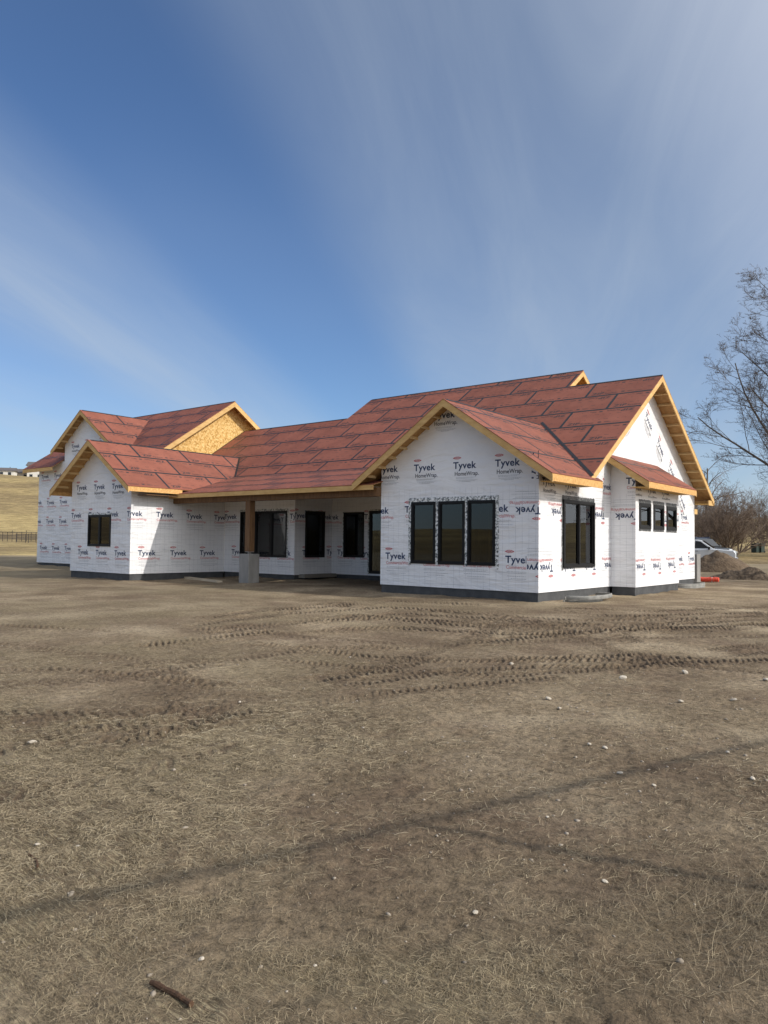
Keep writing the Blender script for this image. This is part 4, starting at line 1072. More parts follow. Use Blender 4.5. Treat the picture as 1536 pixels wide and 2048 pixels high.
def window_well(loc, rz, w, dpt, h, label, tilt=0.0, inset=0.0):
    """U shaped ribbed steel well lying on the ground: curved wall, top lip and two end flanges"""
    root = empty('window_well', loc, label, 'window well', rz, 'window wells by the foundation')
    root.rotation_euler = (tilt, 0, rz)
    n = 22; m = MB(); prof = []
    for k in range(n+1):
        a = math.pi*k/n; c, s_ = math.cos(a), math.sin(a)
        prof.append((w/2*math.copysign(abs(c)**0.75, c), -dpt*abs(s_)**0.8))
    t = 0.03; rows = [0, 0.3, 0.35, 0.62, 0.67, 1.0]; vs = []; fs = []
    for j, z in enumerate(rows):
        bulge = 0.012 if j in (1, 4) else 0.0
        for x, y in prof: vs.append((x*(1+bulge*2/w), y*(1+bulge/dpt), z*h))
    for j, z in enumerate(rows):
        for x, y in prof: vs.append((x*(1-2*t/w), y*(1-t/dpt), z*h))
    P = len(prof); Q = len(rows)*P
    for j in range(len(rows)-1):
        for k in range(P-1):
            a = j*P+k; fs.append((a, a+P, a+P+1, a+1)); fs.append((Q+a, Q+a+1, Q+a+P+1, Q+a+P))
    for k in range(P-1):
        a = (len(rows)-1)*P+k; fs.append((a, Q+a, Q+a+1, a+1)); fs.append((k, k+1, Q+k+1, Q+k))
    m.add(vs, fs); m.build('well_wall', M['wellsteel'], root, smooth=False)
    m = MB(); m.tube([(x*(1-t/w), y*(1-t/2/dpt), h) for x, y in prof], 0.026, 6); m.build('rim_lip', M['wellsteel'], root, smooth=True)
    for sx in (-1, 1):
        m = MB(); x0, x1 = sorted((sx*(w/2-0.02), sx*(w/2+0.07))); m.box((x0, -0.004, 0.0), (x1, 0.024, h)); m.build('end_flange', M['wellsteel'], root)
    return root
wz = gz(-9.0, 20.9)
VA = math.pi/2
window_well((-9.55, 20.75, wz-0.03), VA+0.02, 1.7, 0.62, 0.08, 'lower of two grey curved wells stacked below the black double window')
window_well((-9.50, 20.95, wz+0.075), VA+0.05, 2.3, 0.72, 0.085, 'upper of two grey curved wells stacked below the black double window', -0.02)
wz = gz(-9.4, 31.2)
window_well((-9.72, 30.9, wz-0.02), VA, 2.2, 0.62, 0.17, 'grey curved well lying at the foot of the gable wall near the far corner')

# ribbed bundle of red plastic
root = empty('plastic_bundle', (-10.35, 35.6, gz(-10.35, 35.6)+0.02), 'ribbed red orange plastic bundle on the ground behind the far house corner', 'bundle', 0.15)
m = MB(); pts = []; rs = []
for i in range(37):
    f = i/36; pts.append((-0.6+1.2*f, 0.04*math.sin(f*5), 0.12+0.012*math.sin(f*9))); rs.append((0.115 if i % 2 else 0.095)*(0.75 if i in (0, 36) else 1))
m.tube(pts, rs, 12); m.build('roll', M['orange'], root, smooth=False)
for x in (-0.35, 0.3):
    m = MB(); m.tube([(x-0.02, 0, 0.12), (x+0.02, 0, 0.12)], 0.125, 14); m.build('strap', M['housewhite'], root)

def pol(px_x, D):
    a = YAW-math.atan((px_x-768)/FPX); return -math.sin(a)*D, math.cos(a)*D
# ------------------------------------------------------------------ soil heaps
def heap(name, cx, cy, rx, ry, hgt, rz, label, cat, seed, mats, lumps=0.25):
    n, k = 40, 22; vs = []; fs = []
    base = gz(cx, cy, False)-0.12
    root_c, root_s = math.cos(rz), math.sin(rz)
    X, Y, Z = [], [], []
    for j in range(k+1):
        r = j/k
        for i in range(n):
            a = 2*math.pi*i/n; X.append(r*rx*math.cos(a)); Y.append(r*ry*math.sin(a))
    X = np.array(X); Y = np.array(Y); rr_ = np.hypot(X/rx, Y/ry)
    prof = np.clip(1-rr_, 0, 1)**0.85*(1-0.25*np.clip(1-rr_, 0, 1))/0.75
    Z = hgt*prof*(1+lumps*(fbm(X+seed*3.1, Y, 0.8, 3, seed)-0.5)*2) + 0.22*hgt*(fbm(X-seed, Y, 2.6, 3, seed+4)-0.5)*np.clip(prof*3, 0, 1)
    WX = cx+X*root_c-Y*root_s; WY = cy+X*root_s+Y*root_c
    for a, b, c in zip(WX-cx, WY-cy, Z): vs.append((a, b, c))
    for j in range(k):
        for i in range(n):
            q = (i+1) % n
            fs.append((j*n+i, (j+1)*n+i, (j+1)*n+q, j*n+q))
    mb = MB(); mb.add(vs, fs)
    o = mb.build(name, mats, None, Matrix.Translation((cx, cy, base)), smooth=True)
    return tag(o, label, cat)
M['heapsoil'] = noisy('heap_soil', (0.085, 0.058, 0.038), (0.185, 0.135, 0.090), 3.0, 0.95, 0.9, 9, pos=(0.3, 0.7), bdist=0.08)
M['heapgravel'] = noisy('heap_gravel', (0.060, 0.043, 0.030), (0.20, 0.150, 0.105), 5.5, 0.95, 1.0, 8, pos=(0.35, 0.65), bdist=0.1)
heap('soil_heap', -12.95, 47.0, 2.1, 1.6, 1.28, 0.26, 'tall brown soil heap in front of the silver pickup', 'soil heap', 3, M['heapsoil'], 0.12)
heap('gravel_heap', -9.5, 39.6, 2.0, 0.8, 0.55, 0.2, 'low dark lumpy gravel heap nearest the house corner', 'gravel heap', 8, M['heapgravel'], 0.5)
heap('gravel_heap', -7.3, 40.4, 2.2, 1.0, 0.72, 0.2, 'lumpy gravel heap at the right edge of the photo', 'gravel heap', 12, M['heapgravel'], 0.5)

# ------------------------------------------------------------------ vehicles
def wheel(root, x, y, r, w):
    hub = MB(); hub.tube([(x, y-w/2, r), (x, y+w/2, r)], r, 24); o = hub.build('wheel', M['tyre'], root, smooth=False, bevel=0.02)
    m = MB(); s_ = -1 if y < 0 else 1
    m.tube([(x, y+s_*w*0.40, r), (x, y+s_*(w*0.5+0.012), r)], [r*0.64, r*0.60], 20)
    for k in range(6):
        a = k*math.pi/3; m.tube([(x, y+s_*(w*0.5+0.012), r), (x+math.cos(a)*r*0.55, y+s_*(w*0.5+0.02), r+math.sin(a)*r*0.55)], 0.03, 4)
    m.build('rim', M['rim'], o)
def lofted(sections, mi=None):
    """sections: list of (y, profile points (x, z)); skins between equal-length profiles and caps the ends"""
    mb = MB(); n = len(sections[0][1]); vs = []
    for y, p in sections: vs += [(x, y, z) for x, z in p]
    fs = []
    for s_ in range(len(sections)-1):
        for i in range(n):
            j = (i+1) % n; fs.append((s_*n+i, (s_+1)*n+i, (s_+1)*n+j, s_*n+j))
    fs.append(tuple(range(n))); fs.append(tuple(range((len(sections)-1)*n+n-1, (len(sections)-1)*n-1, -1)))
    mb.add(vs, fs); return mb
def arch(xc, r, zb, n=9):
    return [(xc+r*math.cos(math.pi*k/n), max(zb, zb+(r-0.0)*math.sin(math.pi*k/n))) for k in range(n+1)]
def pickup(loc, rz):
    root = empty('pickup_truck', loc, 'silver crew cab pickup parked behind the soil heap, nose to the right', 'pickup', rz)
    Wd = 0.98
    low = [(2.85, 0.62), (2.86, 0.98), (2.72, 1.16), (1.35, 1.26), (-0.75, 1.24), (-2.88, 1.24), (-2.92, 0.60)]
    wf, wr = 1.85, -1.85
    bot = [(-2.5, 0.52)]+[(x, z) for x, z in reversed(arch(wr, 0.50, 0.48))]+[(0.0, 0.45)]+[(x, z) for x, z in reversed(arch(wf, 0.50, 0.48))]+[(2.5, 0.50)]
    prof = low+bot
    def sc(k): return [(x*(1-0.012*k), 0.45+(z-0.45)*(1-0.03*k)) for x, z in prof]
    lofted([(-Wd, sc(1.0)), (-Wd*0.93, sc(0)), (Wd*0.93, sc(0)), (Wd, sc(1.0))]).build('body', M['silver'], root, bevel=0.025)
    cab = [(1.42, 1.24), (0.55, 1.86), (0.25, 1.93), (-0.95, 1.93), (-1.22, 1.80), (-1.40, 1.22)]
    ins_ = [(0.02+x*0.985, 1.2+(z-1.2)*0.97) for x, z in cab]
    lofted([(-Wd*0.80, [(x*0.99, z) for x, z in cab]), (Wd*0.80, [(x*0.99, z) for x, z in cab])]).build('cab', M['silver'], root, bevel=0.05)
    for s_ in (-1, 1):
        for wn in ([(1.12, 1.30), (0.50, 1.78), (0.14, 1.83), (0.10, 1.30)], [(0.02, 1.30), (0.04, 1.83), (-0.85, 1.82), (-1.08, 1.72), (-1.18, 1.30)]):
            mb = MB(); mb.prism([(x, s_*Wd*0.795, z) for x, z in wn], (0, s_*0.02, 0)); mb.build('side_window', M['carglass'], root)
        for x0, x1 in ((0.10, 1.10), (-1.1, 0.02)):
            mb = MB(); mb.box((x0, s_*Wd*0.985-0.02, 0.62), (x1, s_*Wd*0.985+0.012, 1.20)); dr = mb.build('door', M['silver'], root, bevel=0.03)
            mb = MB(); y0, y1 = sorted((s_*(Wd*0.985+0.012), s_*(Wd*0.985+0.04))); mb.box((x0+0.06, y0, 1.08), (x0+0.24, y1, 1.11)); mb.build('handle', M['plastic'], dr)
        mb = MB(); y0, y1 = sorted((s_*Wd*0.97, s_*(Wd+0.24))); mb.box((1.02, y0, 1.20), (1.16, y1, 1.42)); mb.build('mirror', M['plastic'], root, bevel=0.03)
        mb = MB(); y0, y1 = sorted((s_*0.62, s_*0.95)); mb.box((2.70, y0, 0.92), (2.868, y1, 1.08)); mb.build('headlight', M['lamp'], root, bevel=0.02)
        wheel(root, wf, s_*0.86, 0.41, 0.27); wheel(root, wr, s_*0.86, 0.41, 0.27)
    mb = MB(); mb.prism([(1.36, -0.72, 1.29), (1.36, 0.72, 1.29), (0.60, 0.66, 1.83), (0.60, -0.66, 1.83)], (0.03, 0, 0.035)); mb.build('windscreen', M['carglass'], root)
    mb = MB(); mb.box((2.66, -0.96, 0.44), (2.99, 0.96, 0.66)); mb.build('bumper', M['chrome'], root, bevel=0.04)
    mb = MB(); mb.box((2.80, -0.60, 0.70), (2.885, 0.60, 1.02)); mb.build('grille', M['plastic'], root)
    mb = MB(); mb.box((1.45, -0.99, 1.07), (1.75, -0.972, 1.10)); mb.build('badge_strip', M['plastic'], root)
    mb = MB(); mb.box((-2.78, -0.80, 0.80), (-1.42, 0.80, 1.252)); mb.build('bed_liner', M['plastic'], root)
    return root
def suv(loc, rz):
    root = empty('parked_suv', loc, 'dark sport utility car parked beyond the silver pickup', 'car', rz)
    Wd = 0.98
    prof = [(2.4, 0.60), (2.42, 0.98), (2.2, 1.10), (1.2, 1.20), (-2.35, 1.20), (-2.42, 0.62), (-2.1, 0.42)]+[(x, z) for x, z in reversed(arch(-1.5, 0.46, 0.42))]+[(0, 0.38)]+[(x, z) for x, z in reversed(arch(1.5, 0.46, 0.42))]+[(2.1, 0.42)]
    lofted([(-Wd, [(x*0.985, 0.42+(z-0.42)*0.97) for x, z in prof]), (-Wd*0.92, prof), (Wd*0.92, prof), (Wd, [(x*0.985, 0.42+(z-0.42)*0.97) for x, z in prof])]).build('body', M['darkpaint'], root, bevel=0.03)
    cab = [(1.25, 1.18), (0.45, 1.80), (0.1, 1.90), (-1.85, 1.88), (-2.12, 1.75), (-2.36, 1.18)]
    lofted([(-Wd*0.82, cab), (Wd*0.82, cab)]).build('cab', M['darkpaint'], root, bevel=0.06)
    for s_ in (-1, 1):
        for wn in ([(1.0, 1.24), (0.42, 1.72), (0.05, 1.78), (0.0, 1.24)], [(-0.08, 1.24), (-0.05, 1.78), (-1.0, 1.78), (-1.02, 1.24)], [(-1.1, 1.24), (-1.08, 1.78), (-1.8, 1.75), (-2.15, 1.24)]):
            mb = MB(); mb.prism([(x, s_*Wd*0.815, z) for x, z in wn], (0, s_*0.02, 0)); mb.build('side_window', M['carglass'], root)
        mb = MB(); y0, y1 = sorted((s_*Wd*0.97, s_*(Wd+0.2))); mb.box((0.9, y0, 1.16), (1.02, y1, 1.34)); mb.build('mirror', M['plastic'], root, bevel=0.03)
        mb = MB(); mb.tube([(0.3, s_*0.66, 1.95), (-1.7, s_*0.66, 1.945)], 0.02, 6); mb.build('roof_rail', M['chrome'], root)
        mb = MB(); y0, y1 = sorted((s_*0.6, s_*0.93)); mb.box((2.25, y0, 0.88), (2.43, y1, 1.02)); mb.build('headlight', M['lamp'], root, bevel=0.02)
        wheel(root, 1.5, s_*0.86, 0.38, 0.25); wheel(root, -1.5, s_*0.86, 0.38, 0.25)
    mb = MB(); mb.prism([(1.2, -0.74, 1.22), (1.2, 0.74, 1.22), (0.5, 0.68, 1.78), (0.5, -0.68, 1.78)], (0.03, 0, 0.035)); mb.build('windscreen', M['carglass'], root)
    mb = MB(); mb.box((2.2, -0.95, 0.42), (2.5, 0.95, 0.62)); mb.build('bumper', M['plastic'], root, bevel=0.04)
    return root
pdir = math.atan2(0.20, 0.98)
pxy = pol(1389, 61.5); pickup((*pxy, gz(*pxy)-0.24), pdir)
sxy = pol(1402, 68.0); suv((*sxy, gz(*sxy)-0.10), pdir-0.75)

def wheelie_bin(x, y, label):
    root = empty('rubbish_bin', (x, y, gz(x, y)-0.02), label, 'bin', -0.3, 'rubbish bins on the far lane')
    m = MB(); m.prism([(-0.30, -0.33, 0.05), (0.30, -0.33, 0.05), (0.33, -0.36, 1.02), (-0.33, -0.36, 1.02)], (0, 0.68, 0)); m.build('body', M['binplastic'], root, bevel=0.02)
    m = MB(); m.box((-0.35, -0.40, 1.022), (0.35, 0.42, 1.08)); m.build('lid', M['binplastic'], root, bevel=0.02)
    m = MB(); m.tube([(-0.3, 0.46, 0.98), (0.3, 0.46, 0.98)], 0.02, 6); m.build('handle', M['binplastic'], root)
    for s_ in (-1, 1):
        m = MB(); m.tube([(s_*0.29, 0.33, 0.12), (s_*0.34, 0.33, 0.12)], 0.12, 12); m.build('wheel', M['tyre'], root)
wheelie_bin(*pol(1511, 96), 'left of two dark rubbish bins standing on the far lane'); wheelie_bin(*pol(1521, 96.5), 'right of two dark rubbish bins standing on the far lane')

# ------------------------------------------------------------------ bare trees and shrubs
class Tree:
    def __init__(s, seed): s.r = random.Random(seed); s.thick = MB(); s.thin = MB(); s.n = 0
    def seg(s, pts, rads, level):
        n = 8 if rads[0] > 0.09 else (5 if rads[0] > 0.025 else 3)
        (s.thick if level <= 1 else s.thin).tube(pts, rads, n, 0, False)
        s.n += len(pts)
    def grow(s, p, d, ln, rad, level, P):
        r = s.r; nseg = P['seg'][level]; pts = [p.copy()]; rads = [rad]; d = d.normalized()
        tip = rad*P['taper'][level]
        for i in range(nseg):
            j = P['jit'][level]
            d = d+Vector((r.gauss(0, j), r.gauss(0, j), r.gauss(0, j)))
            d.z += P['up'][level]; d.normalize()
            p = p+d*(ln/nseg); pts.append(p.copy()); rads.append(rad+(tip-rad)*(i+1)/nseg)
        s.seg(pts, rads, level)
        if level >= P['levels']: return
        k = P['kids'][level]; k = k if isinstance(k, int) else r.randint(*k)
        for i in range(k):
            f = P['from'][level]+(1-P['from'][level])*((i+r.random())/k)
            x = f*nseg; a = min(int(x), nseg-1); q = pts[a].lerp(pts[a+1], x-a)
            dd = (pts[a+1]-pts[a]).normalized()
            ax = Vector((r.gauss(0, 1), r.gauss(0, 1), r.gauss(0, 1))); ax = (ax-dd*ax.dot(dd))
            if ax.length < 1e-3: continue
            ax.normalize(); ang = P['ang'][level]*(0.7+0.6*r.random())
            nd = dd*math.cos(ang)+ax*math.sin(ang)
            if nd.z < P.get('minz', -0.35): nd.z = P.get('minz', -0.35)*r.random()
            l2 = ln*P['ratio'][level]*(1.15-0.65*f)*(0.7+0.6*r.random()); rd = max(P['rmin'], rads[a]*P['rr'][level])
            s.grow(q, nd, l2, rd, level+1, P)
    def build(s, name, loc, label, cat, mt, mb_, group=None):
        root = empty(name, loc, label, cat, 0, group)
        s.thick.build('trunk', mt, root, smooth=True); s.thin.build('branches', mb_, root, smooth=False)
        return root
COTTON = dict(levels=5, seg=[9, 10, 7, 5, 4, 3], taper=[0.35, 0.28, 0.3, 0.35, 0.4, 0.5], jit=[0.04, 0.055, 0.09, 0.13, 0.16, 0.2], up=[0.03, 0.045, 0.045, 0.03, 0.02, 0.01],
              kids=[30, 11, 8, 6, 4, 0], **{'from': [0.14, 0.18, 0.14, 0.10, 0.1, 0]}, ang=[0.92, 0.60, 0.65, 0.75, 0.8, 0], ratio=[0.60, 0.46, 0.46, 0.46, 0.55, 0], rr=[0.32, 0.42, 0.48, 0.55, 0.7, 0], rmin=0.0062, minz=-0.15)
t = Tree(8)
tx, ty = pol(1674, 41)
t.grow(Vector((0, 0, 0)), Vector((-0.03, 0, 1)), 13.4, 0.33, 0, COTTON)
t.build('bare_tree', (tx, ty, gz(tx, ty)-0.1), 'tall bare broad crowned tree at the right edge with fine twigs', 'tree', M['bark'], M['twig'])
SHRUB = dict(levels=3, seg=[7, 5, 4, 3], taper=[0.3, 0.35, 0.4, 0.5], jit=[0.08, 0.12, 0.16, 0.2], up=[0.035, 0.03, 0.03, 0.02], kids=[10, 7, 4, 0], **{'from': [0.15, 0.12, 0.1, 0]}, ang=[0.55, 0.65, 0.75, 0], ratio=[0.5, 0.5, 0.55, 0], rr=[0.55, 0.6, 0.7, 0], rmin=0.010, minz=-0.05)
def shrub(seed, x, y, hgt, stems, spread, label, name='bare_shrub', mt='shrubtwig', P=SHRUB, group='bare shrubs along the far lane'):
    t = Tree(seed); r = random.Random(seed+100)
    for i in range(stems):
        a = r.random()*2*math.pi; q = abs(r.gauss(0, 0.55))
        dirv = Vector((math.cos(a)*spread*q, math.sin(a)*spread*q, 1.0))
        t.grow(Vector((math.cos(a)*0.4*q, math.sin(a)*0.4*q, 0)), dirv, hgt*(0.75+0.4*r.random()), 0.05+0.03*r.random(), 0, P)
    return t.build(name, (x, y, gz(x, y)-0.1), label, 'shrub', M[mt], M[mt], group)
for i_, (pxx, D, hh_, st_, sp_, lab) in enumerate((
        (1452, 76, 4.9, 20, 1.6, 'wide brown many stemmed bare shrub directly behind the parked vehicles'),
        (1398, 82, 5.2, 16, 1.3, 'bare brown shrub beyond the far house corner, left of the widest shrub'),
        (1585, 82, 5.4, 16, 1.4, 'bare brown shrub at the right edge beside the rubbish bins'),
        (1425, 97, 6.4, 11, 1.3, 'distant bare brown shrub rising behind the left half of the widest shrub'),
        (1478, 99, 6.0, 8, 1.4, 'distant bare brown shrub rising behind the right half of the widest shrub'),
        (1525, 114, 6.6, 9, 1.4, 'farthest bare brown shrub, above the rubbish bins'),
        (1384, 104, 6.8, 12, 1.2, 'tall bare brown shrub just showing past the far corner of the gable wall'))):
    shrub(i_+1, *pol(pxx, D), hh_, st_, sp_, lab)
WEEP = dict(levels=3, seg=[8, 7, 8, 4], taper=[0.3, 0.3, 0.3, 0.5], jit=[0.05, 0.10, 0.08, 0.1], up=[0.03, -0.03, -0.16, -0.12], kids=[12, 12, 3, 0], **{'from': [0.3, 0.2, 0.2, 0]}, ang=[0.75, 0.7, 0.5, 0], ratio=[0.5, 0.55, 0.5, 0], rr=[0.5, 0.4, 0.7, 0], rmin=0.010, minz=-0.6)
t = Tree(21); t.grow(Vector((0, 0, 0)), Vector((0, 0, 1)), 9.4, 0.22, 0, WEEP); t.build('weeping_tree', (-25.2, 87.0, gz(-25, 87)-0.1), 'bare tree with drooping reddish twigs behind the gable eave', 'tree', M['bark'], M['weep'])
t = Tree(33); t.grow(Vector((0, 0, 0)), Vector((0.05, 0, 1)), 8.0, 0.20, 0, COTTON | dict(levels=4, rmin=0.012)); t.build('bare_tree', (-14.6, 88.0, gz(-14.6, 88)-0.1), 'smaller bare tree in the distance under the lowest limb of the tall tree', 'tree', M['bark'], M['twig'])

for sd_, x_, y_, hh_, lab in ((51, 15.0, 33.0, 11.0, 'bare tree beyond the right edge, mirrored in the side windows, nearest the house'), (52, 22.0, 46.0, 13.0, 'bare tree beyond the right edge, mirrored in the side windows, farther back')):
    t = Tree(sd_); t.grow(Vector((0, 0, 0)), Vector((0.02, 0, 1)), hh_, 0.30, 0, COTTON | dict(levels=3, rmin=0.02, kids=[22, 9, 6, 0, 0, 0]))
    t.build('bare_tree', (x_, y_, gz(x_, y_, False)-0.1), lab, 'tree', M['bark'], M['twig'])
# ------------------------------------------------------------------ far left: fence, houses and conifers on the hill
fence = empty('pipe_fence', (*pol(40, 112), 0), 'low dark post and rail fence across the dry field at the left', 'fence')
fence_l = fence.location.copy()
pp = [pol(-60+i*9.5, 112+3*math.sin(i*0.5)) for i in range(22)]
for i, (x, y) in enumerate(pp):
    m = MB(); z = gz(x, y, False); m.tube([(0, 0, -0.2), (0, 0, 1.22 if i % 3 else 1.45)], 0.035, 5)
    m.build('post', M['steelpipe'], fence, Matrix.Translation((x-fence_l.x, y-fence_l.y, z)))
for hgt, rad in ((1.20, 0.04), (0.78, 0.016), (0.40, 0.016)):
    m = MB(); m.tube([(x-fence_l.x, y-fence_l.y, gz(x, y, False)+hgt) for x, y in pp], rad, 5); m.build('rail', M['steelpipe'], fence)
def panel_gate(pxx, D, w, label):
    x, y = pol(pxx, D); root = empty('livestock_panel', (x, y, gz(x, y, False)), label, 'panel', YAW, 'livestock panels by the field fence')
    for s_ in (-1, 1):
        m = MB(); m.tube([(s_*w/2, 0, -0.1), (s_*w/2, 0, 1.1)], 0.04, 6); m.build('upright', M['steelpipe'], root)
    for k in range(5):
        m = MB(); m.tube([(-w/2, 0, 0.2+k*0.2), (w/2, 0, 0.2+k*0.2)], 0.028, 5); m.build('bar', M['steelpipe'], root)
panel_gate(46, 104, 1.5, 'dark livestock panel in front of the field fence, left of two'); panel_gate(63, 104, 1.3, 'dark livestock panel in front of the field fence, nearest the house')
def hill_house(pxx, D, w, dpt, hgt, mt, label, name='hill_house'):
    x, y = pol(pxx, D); z = gz(x, y, False)-0.5
    root = empty(name, (x, y, z), label, 'house', YAW+0.2)
    m = MB(); m.box((-w/2, -dpt/2, 0), (w/2, dpt/2, hgt)); m.build('wall', M[mt], root)
    m = MB(); ov = 0.6; m.prism([(-w/2-ov, -dpt/2-ov, hgt), (-w/2-ov, dpt/2+ov, hgt), (-w/2-ov, 0, hgt+dpt*0.28)], (w+2*ov, 0, 0)); m.build('roof', M['farroof'], root)
    nw = max(2, int(w/3.5))
    for i in range(nw):
        xc = -w/2+(i+0.5)*w/nw
        for zz in ((1.0,) if hgt < 4.5 else (1.0, 3.9)):
            m = MB(); m.box((xc-0.7, -dpt/2-0.05, zz), (xc+0.7, -dpt/2-0.003, zz+1.4)); m.build('window', M['carglass'], root)
hill_house(80, 405, 11, 8, 6.5, 'housewhite', 'pale two storey house on the hilltop next to the unfinished roof')
hill_house(52, 415, 12, 8, 3.2, 'housetan', 'low tan house with dark roof on the hilltop')
hill_house(12, 400, 7, 6, 3.0, 'housewhite', 'small white house at the left edge on the hilltop')
def conifer(pxx, D, hgt, label, seed):
    r = random.Random(seed); x, y = pol(pxx, D); root = empty('conifer', (x, y, gz(x, y, False)-0.3), label, 'tree', 0, 'conifers on the hilltop')
    m = MB(); m.tube([(0, 0, 0), (0, 0, hgt*0.95)], [0.25, 0.05], 6); m.build('trunk', M['bark'], root)
    m = MB(); lv = 13
    for k in range(lv):
        z = hgt*(0.12+0.86*k/lv); rad = hgt*0.24*(1-k/lv)+0.2; nb = 10
        for j in range(nb):
            a = 2*math.pi*(j+r.random())/nb; l = rad*(0.7+0.5*r.random()); c, s_ = math.cos(a), math.sin(a)
            tip = Vector((c*l, s_*l, z-0.28*l)); root_ = Vector((0, 0, z+0.2)); sd = Vector((-s_, c, 0))*l*0.32
            mid = root_.lerp(tip, 0.55)
            m.add([root_, mid+sd, tip, mid-sd, mid+Vector((0, 0, -0.25*l))], [(0, 1, 2), (0, 2, 3), (0, 4, 1), (1, 4, 2), (2, 4, 3), (3, 4, 0)])
    m.build('foliage', M['conifer'], root)
for i, (pxx, D, hh_) in enumerate(((3, 432, 6.5), (8, 428, 5.4), (13, 436, 6.8), (17, 430, 7.5), (21, 438, 6.2), (25, 430, 6.0), (29, 434, 7.4), (33, 432, 4.6), (-4, 430, 6.4), (40, 440, 3.0))):
    conifer(pxx, D, hh_, ['dark conifer', 'slim dark conifer', 'broad dark conifer'][i % 3]+[' at the left edge of the hilltop row', ' in the hilltop row, second from the left edge', ' behind the small white hilltop house', ', tallest in the middle of the hilltop row', ' just right of the row middle on the hill', ' in the right half of the hilltop row', ' with pointed top near the right end of the hilltop row', ', small, at the right end of the hilltop row', ' leaving the frame at the left on the hilltop', ', lowest of all, left of the low tan hilltop house'][i], 60+i)

# ------------------------------------------------------------------ rail frame beside the photographer, whose shadow crosses the ground
def sun_off(h): return (math.cos(SUN_AZ)*h/math.tan(SUN_EL), math.sin(SUN_AZ)*h/math.tan(SUN_EL))
RH = 4.2
sA, sT, sB = gp((0, 1840)), gp((830, 1645)), gp((1536, 1488))
ox_, oy_ = sun_off(RH)
T0 = Vector((sT[0]+ox_, sT[1]+oy_, 0)); A0 = Vector((sA[0]+ox_, sA[1]+oy_, 0)); B0 = Vector((sB[0]+ox_, sB[1]+oy_, 0))
dA = (A0-T0).normalized(); dB = (B0-T0).normalized()
fr = empty('rail_frame', (T0.x, T0.y, -0.28), 'rough pole frame just outside the view whose shadow crosses the foreground', 'pole frame')
m = MB(); m.tube([(0, 0, -0.4), (0.01, 0.0, 1.6), (0, 0, RH)], [0.045, 0.042, 0.036], 8); m.build('post', M['bark'], fr)
m = MB(); e1 = dA*5.5; e2 = dB*6.5
m.tube([e1+Vector((0, 0, RH-0.02)), e1*0.5+Vector((0.02, 0.02, RH+0.03)), Vector((0, 0, RH)), e2*0.5+Vector((-0.02, 0.03, RH+0.02)), e2+Vector((0, 0, RH))], [0.028, 0.031, 0.033, 0.031, 0.028], 8); m.build('rail', M['bark'], fr)
for e in (e1, e2):
    m = MB(); m.tube([(e.x, e.y, -0.4), (e.x, e.y, RH)], [0.05, 0.04], 8); m.build('post', M['bark'], fr)

# ------------------------------------------------------------------ stones, sticks, straw
def rock_mesh(seed, n=2):
    bm = bmesh.new(); bmesh.ops.create_icosphere(bm, subdivisions=n, radius=1.0); r = random.Random(seed)
    ax = [Vector((r.gauss(0, 1), r.gauss(0, 1), r.gauss(0, 1))).normalized() for _ in range(7)]; dd = [0.55+0.35*r.random() for _ in ax]
    for v in bm.verts:
        for a, d in zip(ax, dd):
            q = v.co.dot(a)
            if q > d: v.co -= a*(q-d)*0.9
    me = bpy.data.meshes.new('stone'); bm.to_mesh(me); bm.free(); me.materials.append(M['stone']); return me
ROCKS = [rock_mesh(i) for i in range(6)]
SPOTS = [((1097,1400),0.060,'largest pale rounded stone on the bare soil right of centre'), ((1246,1360),0.075,'flat whitish stone just below the dark wheel rut at the right'), ((1370,1348),0.07,'pale stone lying near the rut towards the right edge'), ((1023,1329),0.06,'flat pale stone between the wheel ruts below the house corner'),
 ((1119,1418),0.045,'small flat pale stone just below the largest stone'), ((1210,1501),0.040,'pale stone with a dark spot in the pebbly patch at the right'), ((1362,1406),0.05,'small pale stone near the right edge of the pebbly patch'), ((1467,1405),0.05,'grey stone half sunk near the right edge above the shadow'), ((1533,1365),0.07,'long pale stone cut by the right edge of the photo'),
 ((1178,1495),0.035,'small pale pebble beside the spotted stone'), ((1505,1560),0.035,'upright pale pebble near the right edge in the shadow band'), ((65,1485),0.055,'white stone with dark side at the left edge'), ((75,1688),0.022,'small white pebble in the dry grass at the left'), ((156,1692),0.018,'tiny white pebble in the dry grass at the left, right of another'),
 ((402,1925),0.020,'white chip in the dry grass above the brown stick'), ((630,1935),0.014,'small round pebble in the dry grass at the lower middle'), ((1210,1762),0.024,'flat white chip below the straight shadow at the right'), ((950,1826),0.026,'pale flat stone in the bare soil at the lower right'), ((1095,1636),0.022,'pale pebble right of the shadow fork'), ((1240,1548),0.035,'pale stone in the pebbly patch just above the shadow band'),
 ((1456,1507),0.03,'small pale pebble at the right above the shadow band'), ((1308,1570),0.028,'small pale pebble just above the dark shadow band at the right'), ((700,1312+5),0.03,'small pale pebble beside the middle wheel rut'), ((480,1404),0.03,'white pebble on the trampled soil left of centre')]
for i, (q, sz, lab) in enumerate(SPOTS):
    x, y = gp(q); o = link('stone', ROCKS[i % 6]); o.location = (x, y, gz(x, y)+sz*0.25); o.rotation_euler = (rnd.uniform(-.3, .3), rnd.uniform(-.3, .3), rnd.random()*6)
    k = 0.58; o.scale = (sz*1.2*k, sz*0.9*k, sz*0.55*k); tag(o, lab, 'stone', 'pale stones on the soil')
